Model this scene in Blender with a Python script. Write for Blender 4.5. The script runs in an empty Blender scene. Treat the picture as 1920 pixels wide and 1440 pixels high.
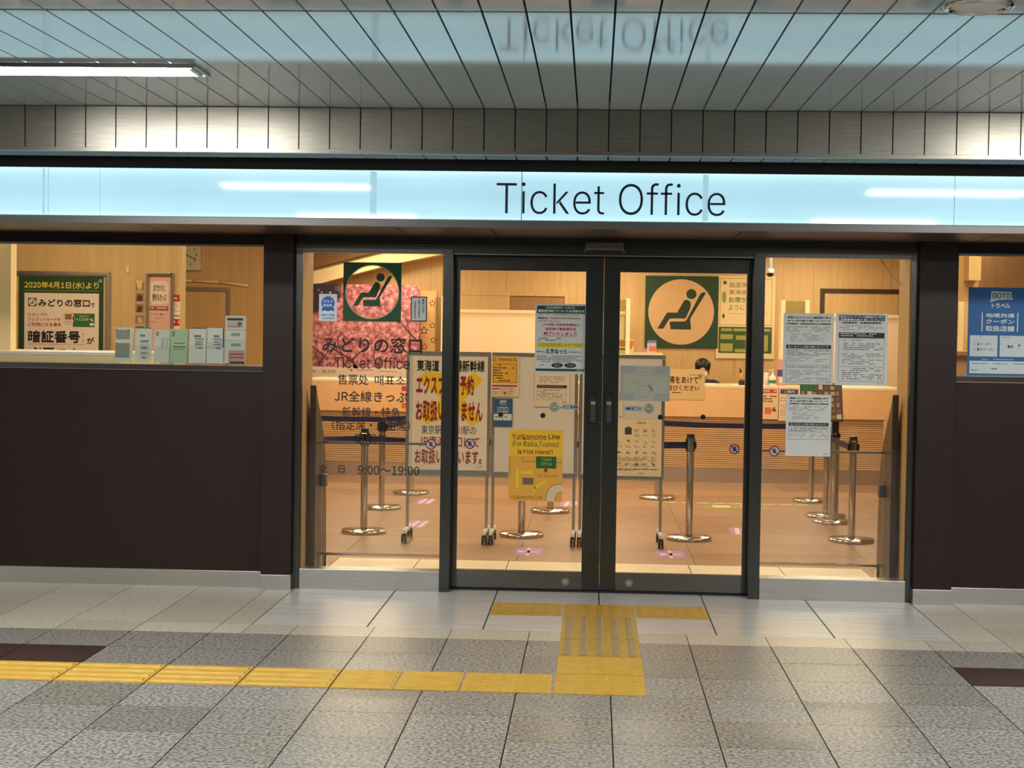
import bpy, math, random
from mathutils import Vector, Matrix
random.seed(7)
SC = bpy.context.scene
COL = SC.collection

# ------------------------------------------------------------------ camera, world, exposure
F_PX, YAW, PITCH, ROLL = 3014.45, 0.051, 0.030, 0.015
CAM = Vector((-0.048, -9.409, 1.515))
_f = Vector((-math.sin(YAW) * math.cos(PITCH), math.cos(YAW) * math.cos(PITCH), -math.sin(PITCH)))
_r = Vector((math.cos(YAW), math.sin(YAW), 0))
_u = _r.cross(_f)
R_ = math.cos(ROLL) * _r + math.sin(ROLL) * _u
U_ = -math.sin(ROLL) * _r + math.cos(ROLL) * _u
cd = bpy.data.cameras.new('camera')
cd.sensor_fit = 'HORIZONTAL'; cd.sensor_width = 36.0; cd.lens = 36.0 * F_PX / 1920.0
cd.clip_start = 0.05; cd.clip_end = 100
cam = bpy.data.objects.new('camera', cd); COL.objects.link(cam)
m = Matrix((R_, U_, -_f)).transposed().to_4x4(); m.translation = CAM
cam.matrix_world = m
SC.camera = cam
W = bpy.data.worlds.new('world'); SC.world = W; W.use_nodes = True
W.node_tree.nodes['Background'].inputs[0].default_value = (0.55, 0.62, 0.7, 1)
W.node_tree.nodes['Background'].inputs[1].default_value = 0.03
SC.view_settings.view_transform = 'Standard'; SC.view_settings.look = 'None'
SC.view_settings.gamma = 1.0; SC.view_settings.exposure = 0.0; SC.view_settings.use_curve_mapping = False
SC.cycles.transparent_max_bounces = 24; SC.cycles.max_bounces = 10; SC.cycles.glossy_bounces = 5
SC.cycles.sample_clamp_indirect = 6.0
SC.cycles.use_denoising = True

WARM = (1.0, 0.84, 0.58)
def area_light(name, x, y, z, sx, sy, watts, col=WARM):
    l = bpy.data.lights.new(name, 'AREA'); l.shape = 'RECTANGLE'; l.size = sx; l.size_y = sy
    l.energy = watts; l.color = col
    o = bpy.data.objects.new(name, l); COL.objects.link(o); o.location = (x, y, z)
    return o
for yy, ww in ((0.75, 25), (3.0, 20), (5.2, 26), (7.0, 34), (8.75, 25)):
    for xx in (-2.4, 0.0, 2.4):
        area_light('office_ceiling_and_fill_light', xx, yy, 2.6, 1.0, 0.25, ww)
area_light('office_ceiling_and_fill_light', -4.2, 0.28, 2.6, 0.9, 0.2, 9)  # unseen light added to brighten the cream wall end by the leaflet window
area_light('office_ceiling_and_fill_light', -3.7, 1.0, 2.6, 0.7, 0.25, 11)  # extra unseen fill that lifts the wall with the framed posters
area_light('office_ceiling_and_fill_light', -3.5, 3.6, 2.6, 0.6, 0.25, 8)
area_light('office_ceiling_and_fill_light', 3.3, 1.0, 2.6, 0.8, 0.25, 10)

def at(px, py, Y):                         # the point of the plane y = Y that the camera sees at a pixel of the 1920x1440 frame
    d = _f * F_PX + R_ * (px - 960) - U_ * (py - 720)
    return CAM + d * ((Y - CAM.y) / d.y)
def pxm(Y): return (Y - CAM.y) / F_PX      # metres per pixel at depth Y

# ------------------------------------------------------------------ materials
def lin(c):
    def g(v):
        v /= 255.0
        return v / 12.92 if v <= 0.04045 else ((v + 0.055) / 1.055) ** 2.4
    return (g(c[0]), g(c[1]), g(c[2]), 1)
def mat(name, rgb, rough=0.5, metal=0.0, spec=0.5, coat=0.0):
    m = bpy.data.materials.new(name); m.use_nodes = True
    b = m.node_tree.nodes['Principled BSDF']
    b.inputs['Base Color'].default_value = lin(rgb); b.inputs['Roughness'].default_value = rough
    b.inputs['Metallic'].default_value = metal; b.inputs['Specular IOR Level'].default_value = spec
    b.inputs['Coat Weight'].default_value = coat
    return m
_ink = {}
def ink(rgb, rough=0.55):
    k = (tuple(rgb), rough)
    if k not in _ink: _ink[k] = mat('ink_%d_%d_%d' % tuple(rgb), rgb, rough)
    return _ink[k]
def noise_mat(name, rgb1, rgb2, scale, rough=0.5, stretch=(1, 1, 1), lo=0.35, hi=0.65, detail=3, metal=0.0, bump=0.0, spec=0.5, rough_var=0.0):
    m = mat(name, rgb1, rough, metal, spec); nt = m.node_tree; b = nt.nodes['Principled BSDF']
    tc = nt.nodes.new('ShaderNodeTexCoord'); mp = nt.nodes.new('ShaderNodeMapping'); mp.inputs['Scale'].default_value = stretch
    gp = nt.nodes.new('ShaderNodeNewGeometry')
    nt.links.new(gp.outputs['Position'], mp.inputs['Vector'])
    n = nt.nodes.new('ShaderNodeTexNoise'); n.inputs['Scale'].default_value = scale; n.inputs['Detail'].default_value = detail
    nt.links.new(mp.outputs[0], n.inputs['Vector'])
    cr = nt.nodes.new('ShaderNodeValToRGB'); cr.color_ramp.elements[0].position = lo; cr.color_ramp.elements[1].position = hi
    cr.color_ramp.elements[0].color = lin(rgb1); cr.color_ramp.elements[1].color = lin(rgb2)
    nt.links.new(n.outputs['Fac'], cr.inputs['Fac']); nt.links.new(cr.outputs['Color'], b.inputs['Base Color'])
    if rough_var:
        mr = nt.nodes.new('ShaderNodeMapRange'); mr.inputs['To Min'].default_value = rough - rough_var; mr.inputs['To Max'].default_value = rough + rough_var
        nt.links.new(n.outputs['Fac'], mr.inputs['Value']); nt.links.new(mr.outputs[0], b.inputs['Roughness'])
    if bump:
        bp = nt.nodes.new('ShaderNodeBump'); bp.inputs['Strength'].default_value = bump; bp.inputs['Distance'].default_value = 0.002
        nt.links.new(n.outputs['Fac'], bp.inputs['Height']); nt.links.new(bp.outputs[0], b.inputs['Normal'])
    return m
def glass_mat(name, tint=(0.96, 0.97, 0.95), refl=1.0, rough=0.0):
    m = bpy.data.materials.new(name); m.use_nodes = True; nt = m.node_tree; nt.nodes.clear()
    o = nt.nodes.new('ShaderNodeOutputMaterial'); mx = nt.nodes.new('ShaderNodeMixShader')
    t = nt.nodes.new('ShaderNodeBsdfTransparent'); t.inputs[0].default_value = (*tint, 1)
    g = nt.nodes.new('ShaderNodeBsdfGlossy'); g.inputs['Roughness'].default_value = rough
    fr = nt.nodes.new('ShaderNodeFresnel'); fr.inputs['IOR'].default_value = 1.45
    mu = nt.nodes.new('ShaderNodeMath'); mu.operation = 'MULTIPLY'; mu.inputs[1].default_value = refl
    nt.links.new(fr.outputs[0], mu.inputs[0]); nt.links.new(mu.outputs[0], mx.inputs[0])
    nt.links.new(t.outputs[0], mx.inputs[1]); nt.links.new(g.outputs[0], mx.inputs[2]); nt.links.new(mx.outputs[0], o.inputs[0])
    return m
def emit_mat(name, rgb_lin, strength, base=(120, 130, 135), rough=0.05):
    m = mat(name, base, rough); b = m.node_tree.nodes['Principled BSDF']
    b.inputs['Emission Color'].default_value = (*rgb_lin, 1); b.inputs['Emission Strength'].default_value = strength
    return m

M = {}
M['granite'] = noise_mat('grey_granite', (92, 91, 87), (178, 176, 169), 62, 0.36, lo=0.36, hi=0.62, detail=4, rough_var=0.05)
M['granite2'] = noise_mat('grey_granite_mid', (88, 86, 82), (170, 168, 160), 62, 0.34, lo=0.36, hi=0.62, detail=4, rough_var=0.05)
M['granite3'] = noise_mat('grey_granite_dark', (84, 81, 76), (160, 156, 147), 62, 0.32, lo=0.36, hi=0.62, detail=4, rough_var=0.05)
M['cream_tile'] = noise_mat('cream_granite', (176, 168, 150), (210, 202, 184), 60, 0.3, lo=0.35, hi=0.65, detail=3)
M['cream_tile2'] = noise_mat('cream_granite_warm', (166, 157, 140), (200, 190, 172), 60, 0.28, lo=0.35, hi=0.65, detail=3)
M['white_tile'] = noise_mat('white_stone', (190, 186, 180), (208, 203, 197), 7, 0.24, stretch=(0.3, 3, 1), lo=0.3, hi=0.7)
M['brown_tile'] = noise_mat('dark_brown_tile', (44, 28, 24), (66, 44, 38), 70, 0.4)
M['grout'] = mat('grout', (62, 58, 54), 0.8)
M['tactile'] = noise_mat('tactile_yellow', (196, 152, 46), (210, 168, 64), 14, 0.5, lo=0.3, hi=0.7)
M['tactile2'] = noise_mat('tactile_ochre', (180, 136, 40), (194, 152, 58), 14, 0.5, lo=0.3, hi=0.7)
M['tactile_worn'] = noise_mat('tactile_worn_bars', (150, 128, 84), (168, 144, 92), 30, 0.5)
M['plank'] = noise_mat('office_vinyl', (158, 120, 88), (174, 134, 100), 6, 0.38, stretch=(0.6, 6, 1), lo=0.3, hi=0.7)
M['plank2'] = noise_mat('office_vinyl_dark', (148, 111, 80), (164, 124, 92), 6, 0.36, stretch=(0.6, 6, 1), lo=0.3, hi=0.7)
M['office_cream'] = noise_mat('office_cream_tile', (232, 216, 186), (240, 226, 198), 5, 0.35)
M['dark_panel'] = noise_mat('dark_brown_panel', (37, 22, 20), (44, 27, 25), 60, 0.42, stretch=(3, 3, 0.1), spec=0.35)
M['steel'] = noise_mat('brushed_steel', (206, 206, 202), (218, 218, 214), 40, 0.3, stretch=(0.15, 1, 6), metal=1.0)
M['steel_v'] = noise_mat('brushed_steel_upright', (84, 86, 84), (94, 96, 93), 40, 0.25, stretch=(6, 6, 0.15), metal=1.0)
M['header'] = noise_mat('dark_steel_header', (76, 74, 70), (84, 82, 78), 40, 0.3, stretch=(0.15, 1, 6), metal=1.0)
M['doorsteel'] = noise_mat('door_rail_steel', (118, 118, 112), (128, 128, 122), 40, 0.28, stretch=(0.15, 1, 6), metal=1.0)
M['chrome'] = mat('polished_chrome', (205, 203, 196), 0.09, 1.0)
M['sillmetal'] = mat('sill_steel', (200, 200, 200), 0.16, 1.0)
M['topmetal'] = mat('window_top_steel', (120, 120, 116), 0.3, 1.0)
M['ceil'] = noise_mat('white_metal_panel', (190, 208, 218), (198, 216, 226), 1.2, 0.07, stretch=(1, 1, 1), bump=0.02)
M['fascia'] = noise_mat('grey_metal_fascia', (150, 146, 136), (162, 158, 148), 30, 0.32, stretch=(0.2, 1, 5), metal=0.97)
M['black'] = mat('black_recess', (10, 10, 10), 0.6)
M['blackplastic'] = mat('black_plastic', (22, 22, 24), 0.35)
M['soffit'] = noise_mat('brown_soffit', (78, 58, 50), (86, 64, 56), 30, 0.4)
M['alu'] = mat('aluminium', (165, 163, 158), 0.3, 0.9)
M['lip'] = mat('grey_lip', (120, 118, 116), 0.35, 0.7)
M['maple'] = noise_mat('maple_wall', (200, 162, 106), (212, 176, 122), 5, 0.45, stretch=(5, 5, 0.35), lo=0.3, hi=0.7)
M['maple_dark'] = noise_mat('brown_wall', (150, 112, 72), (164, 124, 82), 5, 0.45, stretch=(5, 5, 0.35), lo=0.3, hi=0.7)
M['cream_wall'] = mat('cream_wall', (236, 210, 160), 0.5)
M['salmon'] = noise_mat('salmon_laminate', (238, 188, 134), (242, 195, 144), 4, 0.42)
M['salmon_pale'] = mat('pale_salmon_screen', (250, 224, 190), 0.45)
M['slat'] = noise_mat('slatted_oak', (206, 164, 116), (218, 178, 130), 8, 0.45, stretch=(0.4, 4, 4))
M['office_ceiling'] = mat('office_ceiling', (226, 216, 196), 0.6)
M['glass'] = glass_mat('clear_glass')
M['acrylic'] = glass_mat('clear_acrylic', (0.985, 0.99, 0.975), 0.8)
M['booth_glass'] = glass_mat('frosted_booth_glass', (0.78, 0.82, 0.7), 1.0, 0.15)
M['lamp'] = emit_mat('lamp_diffuser', (1.0, 0.98, 0.94), 57.0, (230, 230, 230), 0.3)
M['white'] = mat('white_plastic', (225, 224, 220), 0.4)
M['pullgrey'] = mat('dark_grey_pull', (58, 60, 62), 0.25)
M['belt'] = mat('navy_belt', (22, 30, 78), 0.6)
M['whiteboard'] = mat('whiteboard_face', (216, 208, 200), 0.3)
M['finwood'] = noise_mat('dark_walnut', (62, 46, 34), (72, 54, 40), 10, 0.35, stretch=(4, 4, 0.4))
M['skin'] = mat('skin', (206, 158, 128), 0.5)
M['hair'] = noise_mat('black_hair', (16, 13, 12), (34, 28, 25), 120, 0.4, stretch=(1, 1, 0.2))
M['suit'] = mat('navy_suit', (26, 28, 38), 0.7)
def sign_material():
    m = mat('lit_sign_face', (70, 76, 80), 0.04, 0.0, 0.6); nt = m.node_tree; b = nt.nodes['Principled BSDF']
    g = nt.nodes.new('ShaderNodeNewGeometry'); s = nt.nodes.new('ShaderNodeSeparateXYZ'); nt.links.new(g.outputs['Position'], s.inputs[0])
    mr = nt.nodes.new('ShaderNodeMapRange'); mr.inputs['From Min'].default_value = 2.133; mr.inputs['From Max'].default_value = 2.391
    nt.links.new(s.outputs['Z'], mr.inputs['Value'])
    cr = nt.nodes.new('ShaderNodeValToRGB'); e = cr.color_ramp.elements
    e[0].position = 0.0; e[0].color = (0.66, 1.0, 1.06, 1); e[1].position = 1.0; e[1].color = (0.72, 1.02, 1.06, 1)
    for p, c in ((0.12, (0.50, 0.84, 0.94, 1)), (0.5, (0.43, 0.72, 0.86, 1)), (0.8, (0.47, 0.78, 0.90, 1)), (0.93, (0.58, 0.92, 1.0, 1))):
        q = e.new(p); q.color = c
    nt.links.new(mr.outputs[0], cr.inputs[0])
    n = nt.nodes.new('ShaderNodeTexNoise'); n.inputs['Scale'].default_value = 1.6; nt.links.new(g.outputs['Position'], n.inputs['Vector'])
    m2 = nt.nodes.new('ShaderNodeMapRange'); m2.inputs['To Min'].default_value = 0.88; m2.inputs['To Max'].default_value = 1.1; nt.links.new(n.outputs['Fac'], m2.inputs['Value'])
    nt.links.new(cr.outputs[0], b.inputs['Emission Color']); nt.links.new(m2.outputs[0], b.inputs['Emission Strength'])
    return m
M['sign'] = sign_material()
M['sign_rib_shade'] = emit_mat('sign_rib_shadow', (0.38, 0.64, 0.76), 0.95, (70, 76, 80), 0.04)
def blossom_material():
    m = mat('blossom_photo', (190, 110, 110), 0.5); nt = m.node_tree; b = nt.nodes['Principled BSDF']
    g = nt.nodes.new('ShaderNodeNewGeometry')
    n1 = nt.nodes.new('ShaderNodeTexNoise'); n1.inputs['Scale'].default_value = 17; n1.inputs['Detail'].default_value = 8; n1.inputs['Roughness'].default_value = 0.75
    nt.links.new(g.outputs['Position'], n1.inputs['Vector'])
    cr = nt.nodes.new('ShaderNodeValToRGB'); e = cr.color_ramp.elements
    e[0].position = 0.33; e[0].color = lin((70, 42, 50)); e[1].position = 0.70; e[1].color = lin((244, 226, 212))
    for p, c in ((0.42, (140, 80, 90)), (0.51, (200, 118, 128)), (0.59, (230, 164, 166))):
        q = e.new(p); q.color = lin(c)
    nt.links.new(n1.outputs['Fac'], cr.inputs[0])
    n2 = nt.nodes.new('ShaderNodeTexNoise'); n2.inputs['Scale'].default_value = 3.2; n2.inputs['Detail'].default_value = 4; nt.links.new(g.outputs['Position'], n2.inputs['Vector'])
    s = nt.nodes.new('ShaderNodeSeparateXYZ'); nt.links.new(g.outputs['Position'], s.inputs[0])
    ma = nt.nodes.new('ShaderNodeMath'); ma.operation = 'MULTIPLY_ADD'; ma.inputs[1].default_value = -0.683; ma.inputs[2].default_value = -3.107
    nt.links.new(s.outputs['X'], ma.inputs[0])
    mb_ = nt.nodes.new('ShaderNodeMath'); mb_.operation = 'MULTIPLY_ADD'; mb_.inputs[1].default_value = 0.85; nt.links.new(s.outputs['Z'], mb_.inputs[0]); nt.links.new(ma.outputs[0], mb_.inputs[2])
    mc = nt.nodes.new('ShaderNodeMath'); mc.operation = 'ADD'; nt.links.new(mb_.outputs[0], mc.inputs[0]); nt.links.new(n2.outputs['Fac'], mc.inputs[1])
    st = nt.nodes.new('ShaderNodeMapRange'); st.inputs['From Min'].default_value = 1.0; st.inputs['From Max'].default_value = 1.12; nt.links.new(mc.outputs[0], st.inputs['Value'])
    mx = nt.nodes.new('ShaderNodeMix'); mx.data_type = 'RGBA'
    nt.links.new(st.outputs[0], mx.inputs[0]); nt.links.new(cr.outputs[0], mx.inputs[6]); mx.inputs[7].default_value = lin((52, 40, 62))
    nt.links.new(mx.outputs[2], b.inputs['Base Color'])
    return m
M['blossom'] = blossom_material()

# ------------------------------------------------------------------ mesh helpers
class MB:
    def __init__(s): s.v = []; s.f = []; s.mi = []; s.mats = []; s.sm = []
    def _m(s, m):
        if isinstance(m, str): m = M[m]
        if m not in s.mats: s.mats.append(m)
        return s.mats.index(m)
    def add(s, vs, fs, m, smooth=False):
        k = len(s.v); i = s._m(m); s.v += [tuple(v) for v in vs]
        for f in fs: s.f.append([k + j for j in f]); s.mi.append(i); s.sm.append(smooth)
        return s
    def box(s, x0, y0, z0, x1, y1, z1, m):
        v = [(x, y, z) for z in (z0, z1) for y in (y0, y1) for x in (x0, x1)]
        return s.add(v, [(0, 2, 3, 1), (4, 5, 7, 6), (0, 1, 5, 4), (2, 6, 7, 3), (0, 4, 6, 2), (1, 3, 7, 5)], m)
    def prism(s, poly, axis, a, b, m):      # poly in the plane normal to axis, extruded a..b
        n = len(poly)
        def P(p, t):
            return (t, p[0], p[1]) if axis == 'x' else (p[0], t, p[1]) if axis == 'y' else (p[0], p[1], t)
        v = [P(p, a) for p in poly] + [P(p, b) for p in poly]
        return s.add(v, [tuple(range(n))[::-1], tuple(range(n, 2 * n))] + [(i, (i + 1) % n, n + (i + 1) % n, n + i) for i in range(n)], m)
    def lathe(s, prof, cx, cy, m, n=32, smooth=True):   # prof: (r, z)
        v = []; fs = []; k = len(prof)
        for i in range(n):
            a = 2 * math.pi * i / n
            for r, z in prof: v.append((cx + r * math.cos(a), cy + r * math.sin(a), z))
        for i in range(n):
            j = (i + 1) % n
            for q in range(k - 1): fs.append((i * k + q, j * k + q, j * k + q + 1, i * k + q + 1))
        return s.add(v, fs, m, smooth)
    def cyl(s, p, q, r, m, n=16, r2=None, smooth=True):
        p = Vector(p); q = Vector(q); d = (q - p).normalized(); r2 = r if r2 is None else r2
        a = d.orthogonal().normalized(); b = d.cross(a)
        v = [p + r * (math.cos(t) * a + math.sin(t) * b) for t in [2 * math.pi * i / n for i in range(n)]]
        v += [q + r2 * (math.cos(t) * a + math.sin(t) * b) for t in [2 * math.pi * i / n for i in range(n)]]
        s.add(v, [(i, (i + 1) % n, n + (i + 1) % n, n + i) for i in range(n)], m, smooth)
        k = len(s.v) - 2 * n; i_ = s._m(m)
        s.f += [[k + i for i in range(n)][::-1], [k + n + i for i in range(n)]]; s.mi += [i_, i_]; s.sm += [False, False]
        return s
    def tube(s, pts, r, m, n=8):
        for p, q in zip(pts, pts[1:]): s.cyl(p, q, r, m, n)
        return s
    def ball(s, c, r, m, n=16, k=10):
        if not isinstance(r, (tuple, list)): r = (r, r, r)
        v = []; fs = []
        for i in range(k + 1):
            t = math.pi * i / k
            for j in range(n):
                a = 2 * math.pi * j / n
                v.append((c[0] + r[0] * math.sin(t) * math.cos(a), c[1] + r[1] * math.sin(t) * math.sin(a), c[2] + r[2] * math.cos(t)))
        for i in range(k):
            for j in range(n): fs.append((i * n + j, (i + 1) * n + j, (i + 1) * n + (j + 1) % n, i * n + (j + 1) % n))
        return s.add(v, fs, m, True)
    def build(s, name, parent=None, origin=None, bev=0.0):
        if origin is None:
            origin = parent.location if parent is not None else (0, 0, 0)
        ox, oy, oz = origin
        if parent is not None: pl = world_loc(parent)
        me = bpy.data.meshes.new(name); me.from_pydata([(x - ox, y - oy, z - oz) for x, y, z in s.v], [], s.f)
        for mm in s.mats: me.materials.append(mm)
        me.polygons.foreach_set('material_index', s.mi); me.polygons.foreach_set('use_smooth', s.sm); me.update()
        o = bpy.data.objects.new(name, me); COL.objects.link(o)
        if parent is not None:
            o.parent = parent; o.location = Vector(origin) - pl
        else: o.location = origin
        if bev:
            bm = o.modifiers.new('bevel', 'BEVEL'); bm.width = bev; bm.segments = 2; bm.limit_method = 'ANGLE'
        return o
def world_loc(o):
    v = Vector(o.location)
    while o.parent is not None:
        o = o.parent; v = v + Vector(o.location)
    return v
def tag(o, label, cat, group=None):
    o['label'] = label; o['category'] = cat
    if group: o['group'] = group
    return o
def struct(o): o['kind'] = 'structure'; return o
def thing(name, loc, label, cat, group=None):
    o = bpy.data.objects.new(name, None); COL.objects.link(o); o.location = loc; o.empty_display_size = 0.1
    return tag(o, label, cat, group)
def part(mb, name, parent, bev=0.0): return mb.build(name, parent, tuple(world_loc(parent)), bev)

import os                                  # Blender's own bundled sans faces
def _face(n):
    try: return bpy.data.fonts.load(os.path.join(bpy.utils.system_resource('DATAFILES', path='fonts'), n))
    except Exception: return None
FONT = _face('Inter.woff2'); FONT_CJK = _face('Noto Sans CJK Regular.woff2')
_txt = {}
def text_mesh(body, bold=0.0, extrude=0.0):
    k = (body, bold, extrude)
    if k not in _txt:
        c = bpy.data.curves.new('t', 'FONT'); c.body = body
        ft = FONT if all(ord(q) < 0x300 for q in body) else FONT_CJK
        if ft: c.font = ft
        cjk = ft is not None and ft == FONT_CJK
        c.offset = 0.0 if cjk else bold; c.extrude = extrude; c.resolution_u = 3
        o = bpy.data.objects.new('t', c); me = o.to_mesh()
        vs = [tuple(v.co) for v in me.vertices]; fs = [tuple(p.vertices) for p in me.polygons]
        o.to_mesh_clear(); bpy.data.objects.remove(o); bpy.data.curves.remove(c)
        if vs and cjk and bold > 0:
            n0 = len(vs); base = list(vs); bf = list(fs); q = min(bold, 0.016) * 1.0
            for k_, (dx, dy) in enumerate(((-q, 0), (0, q), (0, -q))):
                vs = vs + [(v[0] + dx, v[1] + dy, v[2] + 0.00008 * (k_ + 1)) for v in base]; fs = fs + [tuple(i + n0 * (k_ + 1) for i in f) for f in bf]
        if vs:
            x0 = min(v[0] for v in vs); x1 = max(v[0] for v in vs); y0 = min(v[1] for v in vs); y1 = max(v[1] for v in vs)
            vs = [((v[0] - x0) / max(x1 - x0, 1e-6), (v[1] - y0) / max(y1 - y0, 1e-6), v[2]) for v in vs]
        _txt[k] = (vs, fs)
    return _txt[k]

class Sheet:                               # a flat printed thing that faces the concourse; boxes are given in photo pixels at its own depth
    def __init__(s, Y, rect, paper=None, th=0.0015, pmat=None):
        s.Y = Y; s.th = th; s.b = MB(); s.rect_ = rect; s.dx = s.dz = 0
        x0, y0, x1, y1 = rect; c = at((x0 + x1) / 2, (y0 + y1) / 2, Y); k = pxm(Y)
        s.k = k; s.w = (x1 - x0) * k; s.h = (y1 - y0) * k
        s.c = c; s.cpx = ((x0 + x1) / 2, (y0 + y1) / 2)
        s.origin = (c.x, Y, c.z - s.h / 2)
        if paper is not None or pmat is not None:
            s.b.box(c.x - s.w / 2, Y - th, c.z - s.h / 2, c.x + s.w / 2, Y, c.z + s.h / 2, pmat or ink(paper))
    def P(s, x, y, lay):                   # the sheet hangs straight: pixel offsets from its middle are metres across and up
        return (s.c.x + (x - s.cpx[0]) * s.k, s.Y - s.th - 0.0003 * lay, s.c.z - (y - s.cpx[1]) * s.k)
    def poly(s, pts, col, lay=2):
        v = [s.P(x, y, lay) for x, y in pts]
        s.b.add(v, [tuple(range(len(v)))], ink(col) if not isinstance(col, bpy.types.Material) else col); return s
    def rect(s, x0, y0, x1, y1, col, lay=1): return s.poly([(x0, y1), (x1, y1), (x1, y0), (x0, y0)], col, lay)
    def frame(s, x0, y0, x1, y1, col, t=1.0, lay=2):
        s.rect(x0, y0, x1, y0 + t, col, lay); s.rect(x0, y1 - t, x1, y1, col, lay)
        s.rect(x0, y0, x0 + t, y1, col, lay); s.rect(x1 - t, y0, x1, y1, col, lay); return s
    def disc(s, cx, cy, r, col, lay=2, ry=None, n=28):
        ry = ry or r
        return s.poly([(cx + r * math.cos(a), cy - ry * math.sin(a)) for a in [2 * math.pi * i / n for i in range(n)]], col, lay)
    def ring(s, cx, cy, r0, r1, col, lay=3, n=32):
        v = []
        for i in range(n):
            a = 2 * math.pi * i / n
            v += [s.P(cx + r0 * math.cos(a), cy - r0 * math.sin(a), lay), s.P(cx + r1 * math.cos(a), cy - r1 * math.sin(a), lay)]
        s.b.add(v, [(2 * i, 2 * i + 1, (2 * i + 3) % (2 * n), (2 * i + 2) % (2 * n)) for i in range(n)], ink(col)); return s
    def text(s, body, x0, y0, x1, y1, col, bold=0.0, lay=3, mirror=False):
        vs, fs = text_mesh(body, bold)
        def X(t): return x1 + (x0 - x1) * t if mirror else x0 + (x1 - x0) * t
        s.b.add([s.P(X(v[0]), y1 + (y0 - y1) * v[1], lay + v[2] / 0.0003) for v in vs], fs, ink(col)); return s
    def lines(s, x0, y0, x1, y1, n, col, t=None, lay=2, dens=0.85):   # small print too fine to read
        st = (y1 - y0) / n; t = t or st * 0.42
        for i in range(n):
            x = x0; end = x1 if random.random() < 0.65 else x0 + (x1 - x0) * random.uniform(0.45, 0.95)
            while x < end - 1:
                w = random.uniform(2.5, 9)
                if random.random() < dens: s.rect(x, y0 + i * st, min(x + w, end), y0 + i * st + t, col, lay)
                x += w + random.uniform(0.5, 1.4)
        return s
    def done(s, name, label, cat, group=None):
        return tag(s.b.build(name, None, s.origin), label, cat, group)
    def child(s, name, parent): return s.b.build(name, parent, tuple(world_loc(parent)))

LOGO_BODY = [(-.717, .519), (-.44, .04), (-.40, .022), (-.12, .022), (.055, -.30), (.10, -.36), (.19, -.377), (.275, -.32), (.295, -.23), (.275, -.11), (.135, .20), (-.31, .205), (-.37, .24), (-.53, .519)]
LOGO_SEAT = [(.745, -.59), (.69, -.615), (.60, -.59), (.56, -.53), (.17, .24), (.12, .285), (-.34, .30), (-.345, .34), (-.31, .535), (.315, .535), (.29, .30), (.275, .24), (.30, .17), (.72, -.545)]
def logo(sh, cx, cy, r, col, lay=3):
    sh.disc(cx + .305 * r, cy - .55 * r, .155 * r, col, lay)
    sh.poly([(cx + a * r, cy + b * r) for a, b in LOGO_BODY], col, lay)
    sh.poly([(cx + a * r, cy + b * r) for a, b in LOGO_SEAT], col, lay)
def holed_square(sh, x0, y0, x1, y1, cx, cy, r, col, lay=1):
    n = 64; v = []
    for i in range(n):
        a = 2 * math.pi * i / n + math.pi / 4; c, s_ = math.cos(a), math.sin(a); k = 1 / max(abs(c), abs(s_))
        hx, hy = (x1 - x0) / 2, (y1 - y0) / 2
        v += [sh.P(cx + r * c, cy - r * s_, lay), sh.P((x0 + x1) / 2 + hx * k * c, (y0 + y1) / 2 - hy * k * s_, lay)]
    sh.b.add(v, [(2 * i, 2 * i + 1, (2 * i + 3) % (2 * n), (2 * i + 2) % (2 * n)) for i in range(n)], ink(col))

INK = (26, 26, 28); RED = (176, 34, 30); GREY = (120, 118, 114); PAPER = (214, 216, 212); GREEN = (22, 70, 34); YEL = (240, 200, 30)

# ------------------------------------------------------------------ floor
def tiles(b, xs, ys, mf, gx=0.005, gy=0.003, th=0.012):
    for x0, x1 in zip(xs, xs[1:]):
        for y0, y1 in zip(ys, ys[1:]):
            m = mf((x0 + x1) / 2, (y0 + y1) / 2)
            if m: b.box(x0 + gx / 2, y0 + gy / 2, -th, x1 - gx / 2, y1 - gy / 2, 0.0, m)
GX = [-2.3568 + 0.4 * k for k in range(-24, 36)]
GY = [-1.4533 - 0.4 * j for j in range(0, 30)][::-1]
fb = MB()
fb.box(-12, -14, -0.06, 12, 10.2, -0.004, 'grout')
def grey(x, y):
    if -2.2533 < y < -1.8533 and (x < -2.3568 or 1.6432 < x < 4.9): return 'brown_tile'
    r = random.random()
    if y > -2.3: return 'granite3' if r < 0.7 else 'granite2'
    return 'granite' if r < 0.5 else 'granite2' if r < 0.85 else 'granite3'
tiles(fb, GX, GY, grey, 0.006, 0.003)
cr_ = lambda x, y: 'cream_tile' if random.random() < 0.6 else 'cream_tile2'
tiles(fb, [x for x in GX if x < -1.9] + [-1.8], [-1.4533, -1.19, -0.8, -0.4, 0.1], cr_, 0.004, 0.002)
tiles(fb, [1.8] + [x for x in GX if x > 1.9], [-1.4533, -1.19, -0.8, -0.4, 0.1], cr_, 0.004, 0.002)
tiles(fb, [-1.8] + [x for x in GX if -1.7 < x < 1.75] + [1.8], [-1.4533, -1.19], cr_, 0.004, 0.002)
tiles(fb, [-1.8, -1.2, -0.6, 0, 0.6, 1.2, 1.8], [-1.19, -0.55, 0.2], lambda x, y: 'white_tile', 0.008, 0.0015)
tiles(fb, [-1.75, -1.2, -0.6, 0, 0.6, 1.2, 1.75], [0.2, 1.35], lambda x, y: 'office_cream', 0.006, 0.004)
pl_ = lambda x, y: 'plank' if random.random() < 0.6 else 'plank2'
PX = [-6 + 1.2 * k - 0.55 for k in range(12)]
tiles(fb, PX, [1.35 + 0.6 * k for k in range(15)], pl_, 0.003, 0.005)
tiles(fb, [-6.55, -4.2, -3.0, -1.8, -1.75], [0.1, 0.75, 1.35], pl_, 0.003, 0.005)
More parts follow.
